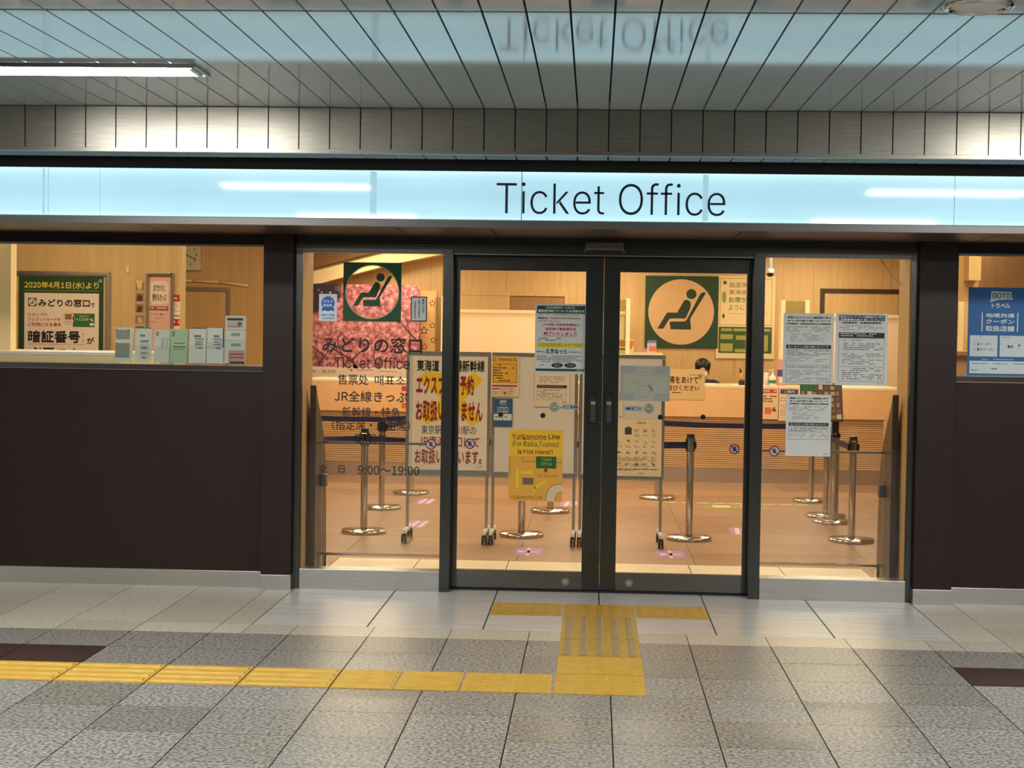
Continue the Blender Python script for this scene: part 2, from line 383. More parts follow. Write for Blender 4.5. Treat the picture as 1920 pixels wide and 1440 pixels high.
tiles(fb, [1.75, 1.8, 3.0, 4.2, 6.65], [0.1, 0.75, 1.35], pl_, 0.003, 0.005)
struct(fb.build('floor'))

# tactile paving: bar tiles along the concourse, dot tiles at the turn and before the doors
def tactile_tile(name, parent, x0, y0, x1, y1, kind, m='tactile'):
    b = MB(); g = 0.004; z = 0.003
    x0 += g; x1 -= g; y0 += g; y1 -= g
    b.box(x0, y0, 0.0002, x1, y1, z, m)
    if kind == 'barx':
        for i in range(4):
            c = y0 + (i + 0.5) * (y1 - y0) / 4
            b.prism([(c - 0.019, z), (c - 0.011, z + 0.005), (c + 0.011, z + 0.005), (c + 0.019, z)], 'x', x0 + 0.012, x1 - 0.012, m)
    elif kind == 'bary':
        for i in range(5):
            c = x0 + (i + 0.5) * (x1 - x0) / 5
            b.prism([(c - 0.019, z), (c - 0.011, z + 0.005), (c + 0.011, z + 0.005), (c + 0.019, z)], 'y', y0 + 0.012, y1 - 0.012, 'tactile_worn')
    else:
        nx = max(2, round((x1 - x0) / 0.062)); ny = max(2, round((y1 - y0) / 0.062))
        for i in range(nx):
            for j in range(ny):
                cx = x0 + (i + .5) * (x1 - x0) / nx; cy = y0 + (j + .5) * (y1 - y0) / ny
                b.lathe([(0.016, z), (0.011, z + 0.005), (0.0005, z + 0.0052)], cx, cy, m, 8)
    part(b, name, parent)
tp = thing('tactile_paving', (-1.6, -2.46, 0), 'yellow tactile guide path of ribbed tiles running along the grey concourse floor', 'tactile paving')
bx = [-5.56, -5.16, -4.76, -4.36, -3.96, -3.56, -3.16, -2.757, -2.357, -1.957, -1.557, -1.157, -0.882, -0.602]
for a, c in zip(bx, bx[1:]): tactile_tile('bar_tile', tp, a, -2.64, c, -2.255, 'barx')
tactile_tile('dot_tile', tp, -0.60, -2.64, -0.205, -2.255, 'dot')
tq = thing('tactile_paving', (0, -1.5, 0), 'ochre yellow T-shaped tactile path leading up to the sliding doors', 'tactile paving')
for a, c in ((-2.64, -2.235), (-2.232, -1.83)): tactile_tile('dot_tile', tq, -0.2, a, 0.2, c, 'dot', 'tactile')
tactile_tile('bar_tile', tq, -0.2, -1.828, 0.2, -1.42, 'bary', 'tactile2')
tactile_tile('bar_tile', tq, -0.2, -1.418, 0.2, -0.74, 'bary', 'tactile2')
for a, c in ((-0.6, -0.202), (-0.2, 0.2), (0.202, 0.6)): tactile_tile('dot_tile', tq, a, -0.735, c, -0.345, 'dot', 'tactile2')

# ------------------------------------------------------------------ concourse ceiling, fascia, soffits
HC = 2.684; PW = 0.1605; PX0 = -0.315
SX = [PX0 + PW * k for k in range(-73, 77)]
cb = MB()
for a, c in zip(SX, SX[1:]):
    cb.box(a + 0.004, -3.560, HC, c - 0.004, -1.098, HC + 0.02, 'ceil')
    for y0 in (-3.590, -6.02, -8.45, -10.88):
        cb.box(a + 0.004, y0 - 2.40, HC, c - 0.004, y0, HC + 0.02, 'ceil')
cb.box(-12, -14, HC + 0.05, 12, -1.0, HC + 0.07, 'black')
struct(cb.build('ceiling'))
b = MB()
for a, c in zip(SX, SX[1:]):
    b.box(a + 0.003, -1.1, 2.468, c - 0.003, -1.085, HC - 0.004, 'fascia')
b.box(-9, -1.08, 2.45, 9, -1.07, HC, 'black')
b.box(-9, -1.112, 2.446, 9, -1.08, 2.466, 'fascia')
struct(b.build('trim_1'))
b = MB()
for a, c in zip(SX, SX[1:]): b.box(a + 0.004, -1.078, 2.447, c - 0.004, -0.87, 2.462, 'ceil')
b.box(-9, -1.07, 2.465, 9, -0.5, 2.475, 'black'); b.box(-9, -0.80, 2.391, 9, -0.78, 2.47, 'black')
struct(b.build('trim_2'))
b = MB()                                    # soffit between sign and shop front
xs = [-9, -6.6, -5.4, -3.92, -2.52, -1.13, -0.62, 0.73, 2.1, 3.5, 4.9, 9]
for a, c in zip(xs, xs[1:]): b.box(a + 0.004, -0.785, 2.090, c - 0.004, 0.0, 2.11, 'soffit')
b.box(-9, -0.78, 2.115, 9, 0.3, 2.13, 'black')
struct(b.build('trim_3'))

# the long lit sign
sg = thing('illuminated_sign', (0, -0.8, 2.09), 'long pale blue backlit sign reading Ticket Office above the shop front', 'sign')
b = MB(); b.box(-8.9, -0.79, 2.11, 8.9, -0.5, 2.40, 'black'); part(b, 'housing', sg)
b = MB(); b.prism([(-0.812, 2.092), (-0.812, 2.128), (-0.806, 2.133), (-0.78, 2.133), (-0.78, 2.089), (-0.808, 2.089)], 'x', -8.9, 8.9, 'lip'); part(b, 'bottom_rail', sg)
px_ = [-9 + 0.018, -7.313, -5.026, -2.739, -0.451, 1.834, 4.121, 6.408, 8.7]
for a, c in zip(px_, px_[1:]):
    b = MB(); b.box(a + 0.002, -0.8, 2.133, c - 0.002, -0.79, 2.391, 'sign'); pn = part(b, 'light_panel', sg)
for x, w in ((-3.047, 0.012), (-3.022, 0.006), (-1.248, 0.035), (0.527, 0.03), (2.9, 0.03)):  # dimmer strips paint the shadows of the inner ribs on the lit face
    b = MB(); b.box(x - w / 2, -0.8006, 2.14, x + w / 2, -0.7995, 2.385, 'sign_rib_shade'); part(b, 'rib_shadow', sg)
def sign_text(body, x0, y0, x1, y1):
    vs, fs = text_mesh(body, -0.009, 0.04)
    A = at(x0, (y0 + y1) / 2, -0.8); C = at(x1, (y0 + y1) / 2, -0.8); T = at((x0 + x1) / 2, y0, -0.8); Bq = at((x0 + x1) / 2, y1, -0.8)
    b = MB(); b.add([(A.x + (C.x - A.x) * v[0], -0.8045 + v[2] * 0.1, Bq.z + (T.z - Bq.z) * v[1]) for v in vs], fs, mat('sign_letter_navy', (28, 34, 52), 0.35))
    part(b, 'lettering', sg)
sign_text('Ticket Office', 931, 343, 1360, 403)

# ceiling lamps (bar fittings) over the concourse
def lamp(x0, x1, y, label):
    t = thing('ceiling_lamp', ((x0 + x1) / 2, y, HC), label, 'ceiling lamp', 'bar lamps of the concourse ceiling')
    b = MB(); w = 0.15; z0 = HC - 0.012; z1 = HC - 0.0005
    b.box(x0, y - w, HC - 0.02, x1, y - w + 0.01, z1, 'topmetal'); b.box(x0, y + w - 0.012, z0, x1, y + w, z1, 'alu')
    b.box(x0, y - w + 0.01, z0, x0 + 0.02, y + w - 0.012, z1, 'alu'); b.box(x1 - 0.02, y - w + 0.01, z0, x1, y + w - 0.012, z1, 'alu')
    part(b, 'frame', t)
    b = MB(); b.prism([(y + (w - 0.014) * math.cos(a), HC - 0.004 - 0.017 * math.sin(a)) for a in [math.pi * i / 16 for i in range(17)]], 'x', x0 + 0.045, x1 - 0.045, 'lamp'); part(b, 'diffuser', t)
    b = MB(); b.box(x1 - 0.044, y - 0.1, HC - 0.02, x1 - 0.021, y + 0.1, HC - 0.006, 'white'); part(b, 'end_cap', t, 0.004)
lamp(-3.05, -1.815, -2.28, 'bright bar lamp in the white panelled ceiling, at the edge over the leaflet window')
lamp(2.03, 3.28, -2.28, 'bar lamp in the white panelled ceiling over the blue coupon poster window')
for y in (-4.86, -8.13, -11.2):
    for x in (-8.13, -3.05, 2.03, 7.1):  # outer two columns are added, unseen, to raise the light on the floor
        lamp(x, x + 1.25, y, 'bar lamp in the ceiling behind the viewer, mirrored in the sign in the inner columns, added unseen in the outer ones')
dl = thing('downlight', (1.262, -3.72, HC), 'round chrome-ringed downlight in the ceiling at the top edge', 'downlight')
b = MB(); b.lathe([(0.125, HC - 0.0005), (0.125, HC - 0.006), (0.112, HC - 0.014), (0.1, HC - 0.012), (0.098, HC - 0.002)], 1.262, -3.72, 'chrome', 40); part(b, 'ring', dl)
b = MB(); b.lathe([(0.0005, HC - 0.003), (0.06, HC - 0.004), (0.098, HC - 0.003)], 1.262, -3.72, 'white', 40); part(b, 'lens', dl)

# ------------------------------------------------------------------ shop front
b = MB()
b.box(-9, 0.0, 0.096, -1.993, 0.10, 1.278, 'dark_panel'); b.box(-9, 0.0, 2.03, -1.993, 0.10, 2.115, 'dark_panel')
b.box(2.029, 0.0, 0.096, 9, 0.10, 1.282, 'dark_panel'); b.box(2.029, 0.0, 2.03, 9, 0.10, 2.115, 'dark_panel')
struct(b.build('wall_front', bev=0.002))
b = MB(); b.box(-9, -0.006, 0.0, -1.994, 0.1, 0.096, 'steel'); struct(b.build('baseboard_left', bev=0.002))
b = MB(); b.box(2.03, -0.006, 0.0, 9, 0.1, 0.094, 'steel'); struct(b.build('baseboard_right', bev=0.002))
for i, (x0, x1) in enumerate(((-1.993, -1.815), (1.81, 2.029))):
    b = MB(); b.box(x0, -0.06, 0.087, x1, 0.12, 2.09, 'dark_panel'); p_ = struct(b.build('trim_%d' % (4 + i), bev=0.003))
    b = MB(); b.box(x0 - 0.002, -0.066, 0.0, x1 + 0.002, 0.12, 0.087, 'steel'); struct(b.build('baseboard_%s' % ('pillar_left', 'pillar_right')[i], bev=0.002))
# header over the doors
b = MB()
b.box(-1.815, 0.0, 2.015, 1.81, 0.2, 2.095, 'header')
b.box(-0.882, 0.0, 1.986, 0.865, 0.2, 2.015, 'header'); b.box(-0.882, -0.006, 1.986, 0.865, 0.0, 1.992, 'alu')
struct(b.build('trim_6'))
b = MB()
for x0, x1 in ((-0.941, -0.882), (0.868, 0.933)): b.box(x0, -0.015, 0, x1, 0.2, 2.016, 'steel_v')
for x0, x1 in ((-1.815, -1.772), (1.775, 1.81)): b.box(x0, -0.004, 0, x1, 0.03, 2.016, 'steel_v')
struct(b.build('trim_7', bev=0.002))

def framed_window(name, x0, x1, z0, z1, yg, label, sill=None, base=None, top=None):
    w = thing(name, ((x0 + x1) / 2, yg, z0), label, 'window'); struct(w)
    b = MB(); b.box(x0, yg - 0.004, z0, x1, yg + 0.004, z1, 'glass'); part(b, 'glass_pane', w)
    if sill: b = MB(); b.box(x0, -0.012, sill[0], x1, 0.24, sill[1], 'sillmetal'); part(b, 'sill', w, 0.003)
    if base: b = MB(); b.box(x0, -0.01, 0.0, x1, 0.12, base, 'steel'); part(b, 'base_plate', w, 0.002)
    if top: b = MB(); b.box(x0, -0.012, top[0], x1, 0.06, top[1], 'topmetal'); part(b, 'top_rail', w, 0.002)
    return w
w1 = framed_window('window_1', -9, -1.996, 1.314, 2.03, 0.03, 'wide ticket window with a row of leaflets on its steel sill', (1.279, 1.314), None, (2.018, 2.032))
w2 = framed_window('window_2', -1.772, -0.941, 0.119, 1.992, 0.03, 'fixed glass pane with black Japanese lettering beside the doors', None, 0.119, (1.989, 2.015))
w3 = framed_window('window_3', 0.933, 1.775, 0.125, 1.996, 0.03, 'fixed glass pane with white notices beside the doors', None, 0.125, (1.992, 2.015))
w4 = framed_window('window_4', 2.03, 9, 1.322, 2.03, 0.03, 'ticket window with a blue coupon poster', (1.286, 1.322), None, (2.016, 2.032))

def door(name, x0, x1, g0, g1, label, pull_x, lock_x):
    d = thing(name, ((x0 + x1) / 2, 0.13, 0), label, 'door'); struct(d)
    b = MB(); zb, zt, a0, a1 = 0.012, 1.9855, 0.118, 1.9
    b.box(x0, 0.11, zb, g0, 0.15, zt, 'steel_v'); b.box(g1, 0.11, zb, x1, 0.15, zt, 'steel_v')
    if x0 < 0: b.box(-0.004, 0.12, zb, 0.001, 0.14, zt, 'black')
    part(b, 'stiles', d, 0.002)
    b = MB(); b.box(g0, 0.11, zb, g1, 0.15, a0, 'doorsteel'); b.box(g0, 0.11, a1, g1, 0.15, zt, 'header'); part(b, 'rails', d, 0.002)
    b = MB(); b.box(g0, 0.127, a0, g1, 0.133, a1, 'glass'); part(b, 'glass_pane', d)
    b = MB(); z0, z1 = 1.0, 1.185
    b.box(pull_x - 0.024, 0.102, z0, pull_x + 0.024, 0.11, z1, 'blackplastic')
    b.box(pull_x - 0.018, 0.09, z0 + 0.008, pull_x + 0.018, 0.103, z1 - 0.035, 'pullgrey')
    b.box(pull_x - 0.026, 0.094, z1 - 0.012, pull_x + 0.026, 0.104, z1 + 0.004, 'blackplastic')
    h = part(b, 'door_pull', d, 0.003)
    b = MB(); b.box(pull_x - 0.013, 0.0895, z1 - 0.068, pull_x + 0.013, 0.0902, z1 - 0.052, ink((150, 150, 150)))
    for i in range(5): b.box(pull_x - 0.006, 0.0895, 1.03 + i * 0.019, pull_x + 0.007, 0.0902, 1.042 + i * 0.019, ink((70, 70, 72)))
    part(b, 'pull_marking', h)
    b = MB(); b.cyl((lock_x, 0.112, 0.06), (lock_x, 0.104, 0.06), 0.024, 'alu', 24); b.cyl((lock_x, 0.105, 0.06), (lock_x, 0.102, 0.06), 0.012, 'steel', 18); part(b, 'lock', d)
    return d
d1 = door('door_1', -0.882, -0.002, -0.851, -0.105, 'sliding glass door leaf with the yellow line notice', -0.052, -0.199)
d2 = door('door_2', 0.002, 0.868, 0.097, 0.841, 'sliding glass door leaf with the taped blank sheet', 0.042, 0.178)
b = MB(); b.box(-0.882, 0.09, 0, 0.868, 0.17, 0.011, 'black'); struct(b.build('trim_8'))
sn = thing('door_sensor', (0, 0, 2.04), 'grey motion sensor box over the meeting edge of the sliding doors', 'sensor')
b = MB(); b.box(-0.113, -0.05, 2.02, 0.113, 0.0, 2.066, 'lip'); part(b, 'housing', sn, 0.006)
b = MB(); b.prism([(-0.117, 2.003), (-0.105, 2.022), (0.105, 2.022), (0.117, 2.003), (0.117, 2.012), (0.109, 2.027), (-0.109, 2.027), (-0.117, 2.012)], 'y', -0.056, -0.048, 'alu'); part(b, 'visor', sn)

# ------------------------------------------------------------------ ticket office shell
def panelled(name, x0, x1, y0, y1, z0, z1, m, wd=1.2):
    b = MB(); x = x0
    while x < x1 - 1e-6:
        e = min(x + wd, x1); b.box(x + 0.0015, y0, z0, e - 0.0015, y1, z1, m); x = e
    b.box(x0, y0 + 0.01, z0, x1, y1, z1, m)
    return struct(b.build(name))
panelled('wall_back', -6.5, 6.5, 9.6, 9.7, 0, 2.66, 'maple', 0.9)
b = MB(); b.box(-6.6, 0.2, 0, -6.5, 9.7, 2.66, 'maple'); struct(b.build('wall_left'))
b = MB(); b.box(6.5, 0.2, 0, 6.6, 9.7, 2.66, 'maple'); struct(b.build('wall_right'))
b = MB(); b.box(-6.6, 0.02, 2.66, 6.6, 9.7, 2.7, 'office_ceiling'); b.box(-9, 0.0, 2.115, 9, 0.06, 2.7, 'black'); struct(b.build('ceiling_office'))
b = MB()
for s_ in (-1, 1): b.box(s_ * 1.806, 0.03, 0, s_ * 1.772, 0.36, 2.115, 'maple')
struct(b.build('trim_9'))
# concourse shell behind the viewer
b = MB(); b.box(-12, -14.1, 0, 12, -14, HC, 'dark_panel'); struct(b.build('wall_concourse'))
b = MB(); b.box(-12.1, -14, 0, -12, 0, HC, 'cream_tile2'); struct(b.build('wall_concourse_left'))
b = MB(); b.box(12, -14, 0, 12.1, 0, HC, 'cream_tile2'); struct(b.build('wall_concourse_right'))

# walls inside the office that are seen through the windows
def px_box(x0, y0, x1, y1, Y, d, m, b=None, bev=0.0):   # a box whose front face fills a photo rectangle at depth Y and which goes d deeper
    b = b or MB(); A = at(x0, (y0 + y1) / 2, Y); C = at(x1, (y0 + y1) / 2, Y); T = at((x0 + x1) / 2, y0, Y); Q = at((x0 + x1) / 2, y1, Y)
    b.box(A.x, Y, Q.z, C.x, Y + d, T.z, m); return b
xa = at(340, 570, 2.0).x
b = MB(); b.box(-6.4, 2.0, 0, xa, 2.12, 2.66, 'maple'); struct(b.build('wall_side'))
xk = at(470, 570, 5.0).x
b = MB(); b.box(-6.4, 5.0, 0, xk, 5.12, 2.66, 'maple'); b.box(xk, 5.0, 0, xk + 0.12, 5.6, 2.66, 'maple'); struct(b.build('wall_clock_side'))
b = MB(); xs_ = at(20, 570, 0.5).x; b.box(xs_ - 0.6, 0.5, 0, xs_, 0.6, 2.66, 'cream_wall'); struct(b.build('wall_window_left'))
b = MB(); x0 = at(1795, 600, 1.2).x; x1 = at(1833, 600, 1.6).x
b.box(x0 - 0.18, 1.6, 0, x1, 1.72, 2.66, 'maple'); b.box(x1 - 0.10, 1.45, 1.93, x1 - 0.02, 1.6, 2.2, 'maple'); struct(b.build('wall_window_right'))
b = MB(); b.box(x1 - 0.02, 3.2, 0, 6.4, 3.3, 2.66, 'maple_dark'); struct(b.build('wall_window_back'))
# sloping light and shade bands on the back wall, modelled as added slabs
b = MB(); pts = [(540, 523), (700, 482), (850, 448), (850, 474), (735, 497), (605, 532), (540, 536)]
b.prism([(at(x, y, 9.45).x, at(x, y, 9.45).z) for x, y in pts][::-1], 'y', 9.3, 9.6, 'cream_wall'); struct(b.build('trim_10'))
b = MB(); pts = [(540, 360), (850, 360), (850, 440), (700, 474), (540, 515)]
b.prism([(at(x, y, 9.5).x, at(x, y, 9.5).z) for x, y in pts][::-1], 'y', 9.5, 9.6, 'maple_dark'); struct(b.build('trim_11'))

# ------------------------------------------------------------------ ticket counter
tc = thing('ticket_counter', (0, 7.95, 0), 'long salmon ticket counter with slatted oak front and steel plinth', 'counter')
XL, XR = -3.12, 3.17
b = MB(); b.box(XL, 7.5735, 0.995, XR, 8.35, 1.027, 'salmon_pale'); part(b, 'worktop', tc, 0.004)
b = MB()
cv = [(XL + 0.002, 0.995), (XL + 0.02, 0.9), (XL + 0.07, 0.8), (XL + 0.12, 0.73), (XL + 0.135, 0.69)]
cw = [(XR - 0.155, 0.69), (XR - 0.14, 0.74), (XR - 0.07, 0.83), (XR - 0.02, 0.92), (XR - 0.002, 0.995)]
b.prism([cv[4], cw[0]] + cw[1:] + cv[:4], 'y', 7.575, 8.3, 'salmon'); part(b, 'upper_panel', tc, 0.003)
b = MB()
for i in range(24):
    z = 0.157 + i * 0.0222; b.box(XL + 0.16, 7.60, z, XR - 0.18, 7.63, z + 0.0178, 'slat')
b.box(XL + 0.16, 7.615, 0.156, XR - 0.18, 8.2, 0.689, 'finwood'); part(b, 'slatted_panel', tc)  # dark backing colour puts shade into the gaps between the slats
b = MB(); b.box(XL + 0.18, 7.61, 0, XR - 0.2, 8.2, 0.155, 'sillmetal'); part(b, 'plinth', tc)

# screens behind the counter and booth dividers
def screen(x0, x1, yt, label):
    t0 = at((x0 + x1) / 2, yt, 9.0).z; A = at(x0, 620, 9.0).x; C = at(x1, 620, 9.0).x
    t = thing('back_screen', ((A + C) / 2, 9.02, 0), label, 'screen')
    b = MB(); b.box(A, 9.0, 0.0, C, 9.05, t0 - 0.04, 'salmon_pale'); part(b, 'panel', t)
    b = MB(); b.box(A - 0.01, 8.985, t0 - 0.04, C + 0.01, 9.065, t0, 'salmon_pale'); part(b, 'top_rail', t, 0.004)
screen(832, 1170, 582, 'salmon partition screen behind the whiteboards')
screen(1562, 1708, 590, 'salmon partition screen behind the two white notices by the brown doorway')
def booth(x0, x1, yt, Y, label, posts):
    A = at(x0, 620, Y).x; C = at(x1, 620, Y).x; zt = at((x0 + x1) / 2, yt, Y).z; zb = 1.027
    t = thing('booth_divider', ((A + C) / 2, Y, zb), label, 'divider', 'booth dividers on the counter')
    b = MB(); b.box(A + 0.015, Y - 0.004, zb, C - 0.015, Y + 0.004, zt - 0.01, 'booth_glass'); part(b, 'glass_panel', t)
    for x in ([A, C] if posts == 2 else [C] if posts == 1 else [A]):
        b = MB(); b.box(x - 0.022, Y - 0.1, zb, x + 0.022, Y + 0.1, zt, 'salmon_pale'); part(b, 'post', t, 0.004)
booth(812, 832, 556, 8.0, 'greenish glass booth divider beside the red flower banner', 1)
booth(1135, 1177, 560, 8.0, 'glass booth divider with a pale post beside the big green wall sign', 1)
booth(1466, 1511, 563, 8.0, 'frosted glass booth divider between two pale posts near the sanitiser bottle', 2)

# back wall: shutters and frames
def opening(x0, y0, x1, name, label, mm):
    Y = 9.59; A = at(x0, y0, Y); C = at(x1, y0, Y)
    d = thing(name, ((A.x + C.x) / 2, Y, 0), label, 'doorway'); struct(d)
    b = MB(); t = 0.05
    b.box(A.x, Y - 0.03, 0, A.x + t, Y, A.z, mm); b.box(C.x - t, Y - 0.03, 0, C.x, Y, A.z, mm); b.box(A.x + t, Y - 0.03, A.z - t, C.x - t, Y, A.z, mm); part(b, 'frame', d)
    return d, A, C
d, A, C = opening(1538, 541, 1693, 'door_3', 'dark framed doorway in the back wall', 'finwood')
b = MB(); b.box(A.x + 0.05, 9.575, 0, C.x - 0.05, 9.585, A.z - 0.05, 'maple'); part(b, 'door_panel', d)
d, A, C = opening(830, 545, 1067, 'door_4', 'sliding hatch in the back wall above the salmon screen', 'maple')
xm = at(956, 570, 9.59).x
b = MB(); b.box(A.x + 0.05, 9.565, 0, xm, 9.575, A.z - 0.05, 'maple'); part(b, 'sliding_panel', d)
b = MB(); b.box(xm, 9.578, 0, C.x - 0.05, 9.585, A.z - 0.05, 'maple_dark'); part(b, 'inner_panel', d)

# ------------------------------------------------------------------ guards beside the doors
def guard(s_, label):
    X = -1.735 * s_; t = thing('door_guard', (X, 0.45, 0), label, 'guard', 'door guards')
    prof = [(0.19, 0), (0.62, 0), (0.60, 0.45), (0.55, 0.75), (0.47, 0.90), (0.36, 1.02), (0.25, 1.12), (0.19, 1.2)]
    b = MB(); b.prism(prof, 'x', X - 0.018, X + 0.018, 'finwood'); part(b, 'side_fin', t, 0.002)
    a, c = sorted((X + 0.02 * s_, -0.95 * s_)); Y = 0.42
    b = MB(); b.box(a, Y - 0.004, 0.16, c, Y + 0.004, 0.835, 'acrylic'); part(b, 'clear_panel', t)
    b = MB(); b.box(a, Y - 0.012, 0.835, c, Y + 0.012, 0.848, 'chrome'); part(b, 'top_rail', t)
    b = MB(); b.box(a, Y - 0.012, 0.145, c, Y + 0.012, 0.16, 'chrome'); part(b, 'bottom_rail', t)
    xf = X + 0.035 * s_; b = MB(); b.box(min(xf, xf + 0.02 * s_), Y - 0.02, 0, max(xf, xf + 0.02 * s_), Y + 0.02, 0.145, 'chrome'); part(b, 'foot', t)
    xf = X + 0.02 * s_; b = MB(); b.box(min(xf, xf + 0.03 * s_), Y - 0.03, 0.57, max(xf, xf + 0.03 * s_), Y + 0.03, 0.645, 'lip'); part(b, 'clamp', t)
guard(1, 'clear guard rail with dark curved fin behind the lettered glass pane')
guard(-1, 'clear guard rail with dark curved fin behind the pane of white notices')

pts = [at(x, y, 0.1) for x, y in ((1646, 478), (1653, 490), (1664, 506), (1677, 522), (1690, 533))]
b = MB(); b.tube([tuple(p) for p in pts], 0.0035, 'white', 8); tag(b.build('hanging_cable', None, tuple(pts[0])), 'thin pale cable drooping across the top of the pane of white notices', 'cable')

# ------------------------------------------------------------------ belt stanchions
def stanchion(x, y, label, head=True):
    t = thing('belt_stanchion', (x, y, 0), label, 'stanchion', 'chrome belt stanchions')
    b = MB(); b.lathe([(0.0005, 0), (0.168, 0), (0.172, 0.006), (0.172, 0.02), (0.165, 0.028), (0.05, 0.034), (0.0005, 0.036)], x, y, 'chrome', 40); part(b, 'base', t)
    b = MB(); b.lathe([(0.0275, 0.033), (0.0275, 0.69)], x, y, 'chrome', 24); part(b, 'post', t)
    b = MB(); b.lathe([(0.0005, 0.665), (0.034, 0.665), (0.035, 0.675), (0.035, 0.765), (0.03, 0.768), (0.03, 0.79), (0.026, 0.797), (0.0005, 0.798)], x, y, 'blackplastic', 24)
    b.box(x - 0.044, y - 0.02, 0.685, x + 0.044, y + 0.02, 0.74, 'blackplastic'); b.box(x - 0.02, y - 0.042, 0.67, x + 0.02, y + 0.03, 0.76, 'chrome'); part(b, 'belt_head', t, 0.002)
    return t
def belt(label, x0, y0, x1, y1, twist=0.0):
    d = Vector((x1 - x0, y1 - y0, 0)); n = d.normalized().cross(Vector((0, 0, 1))) * 0.0012
    b = MB(); N = 12; v = []
    for i in range(N + 1):
        f = i / N; p = Vector((x0, y0, 0)) + d * f; sag = -0.012 * math.sin(math.pi * f); tw = twist * math.sin(math.pi * f)
        for zz, k in ((0.688, -1), (0.736, 1)):
            for q in (-1, 1): v.append((p.x + n.x * q + tw * k * n.x * 15, p.y + n.y * q + tw * k * n.y * 15, zz + sag))
    fs = []
    for i in range(N):
        a = 4 * i; c = a + 4
        fs += [(a, a + 2, c + 2, c), (a + 1, c + 1, c + 3, a + 3), (a + 2, a + 3, c + 3, c + 2), (a, c, c + 1, a + 1)]
    b.add(v, fs, 'belt'); tag(b.build('barrier_belt', None, (x0, y0, 0.688)), label, 'belt', 'navy barrier belts')
YA, YB, YC = 2.72, 4.42, 5.76
ST = [stanchion(-1.78, YA, 'belt stanchion nearest the lettered glass pane, behind its opening hours'),
      stanchion(-1.871, YB, 'belt stanchion second in depth behind the black window lettering'),
      stanchion(-1.767, YC, 'belt stanchion farthest back, half hidden by the leg of the red lettered whiteboard'),
      stanchion(-0.579, YA, 'belt stanchion standing under the yellow line poster'),
      stanchion(-0.407, YB, 'belt stanchion whose foot shows behind the yellow line poster'),
      stanchion(0.563, YC, 'belt stanchion far back, behind the whiteboard with the taped blank sheet'),
      stanchion(0.684, YA, 'belt stanchion standing free in the middle of the second door leaf'),
      stanchion(2.0, YC, 'belt stanchion farthest back below the single lower white notice'),
      stanchion(1.955, YB + 0.05, 'belt stanchion just behind the leaflet stand pole'),
      stanchion(1.909, YA + 0.08, 'belt stanchion in front, next to the dark curved guard fin, nearest the white notices')]
belt('twisted navy belt running off from the front stanchion behind the opening hours lettering', -1.826, YA, -2.6, YA, 0.5)
belt('navy belt between the two front stanchions, mostly behind the red lettered whiteboard', -1.736, YA, -0.623, YA)
belt('navy belt ending at the free stanchion in the second door leaf', -0.537, YA, 0.640, YA)
belt('navy belt farthest back on the side of the blossom poster, across the slatted counter front', -1.809, YC, -2.95, YC)
belt('long navy belt across the slatted counter front behind the second door leaf', 0.605, YC, 1.958, YC)
belt('short slanting navy belt between the two stanchions beside the leaflet stand', 1.925, YB + 0.05 - 0.07, 1.909, YA + 0.08 + 0.032)
belt('navy belt running in depth between the two rear stanchions behind the lettered pane', -1.868, YB + 0.046, -1.767, YC - 0.044)

# leaflet stand on a pole
t = thing('leaflet_stand', (1.956, 4.05, 0), 'pole stand with a tilted board of small brown pictures and a green corner', 'stand')
b = MB(); b.lathe([(0.0005, 0), (0.165, 0), (0.17, 0.01), (0.165, 0.022), (0.05, 0.03), (0.0005, 0.03)], 1.956, 4.05, 'chrome', 40); part(b, 'base', t)
b = MB(); b.lathe([(0.042, 0.028), (0.042, 0.72)], 1.956, 4.05, 'chrome', 24); part(b, 'pole', t)
b = MB(); b.lathe([(0.0005, 0.71), (0.048, 0.71), (0.048, 0.74), (0.03, 0.75), (0.03, 0.86), (0.0005, 0.87)], 1.956, 4.05, 'blackplastic', 20); b.box(1.93, 4.02, 0.74, 1.985, 4.07, 0.88, 'blackplastic'); part(b, 'bracket', t)
b = MB(); x0, x1 = at(1506, 750, 3.87).x, at(1586, 750, 3.87).x
z0, z1 = 0.845, 1.16
def tb(u, v, o): return (x0 + (x1 - x0) * u, 3.98 + 0.12 * v - o, z0 + (z1 - z0) * v + o * 0.3)
def tq_(b, u0, v0, u1, v1, o, m): b.add([tb(u0, v0, o), tb(u1, v0, o), tb(u1, v1, o), tb(u0, v1, o)], [(0, 1, 2, 3)], m)
vv = [tb(u, v, o) for o in (0, -0.012) for u, v in ((0, 0), (1, 0), (1, 1), (0, 1))]
b.add(vv, [(0, 1, 2, 3), (7, 6, 5, 4), (0, 4, 5, 1), (1, 5, 6, 2), (2, 6, 7, 3), (3, 7, 4, 0)], 'blackplastic')
tq_(b, 0.01, 0.04, 0.99, 0.99, 0.0006, ink((92, 74, 56)))
for i in range(7):
    for j in range(6):
        c = random.choice([(196, 170, 140), (150, 120, 92), (222, 208, 186), (120, 96, 80), (176, 136, 110), (88, 96, 80)])
        tq_(b, 0.03 + i * 0.137, 0.07 + j * 0.152, 0.03 + i * 0.137 + random.uniform(.06, .12), 0.07 + j * 0.152 + random.uniform(.07, .12), 0.0012, ink(c))
tq_(b, 0.0, 0.78, 0.38, 0.99, 0.0018, ink((40, 110, 66))); part(b, 'picture_board', t)

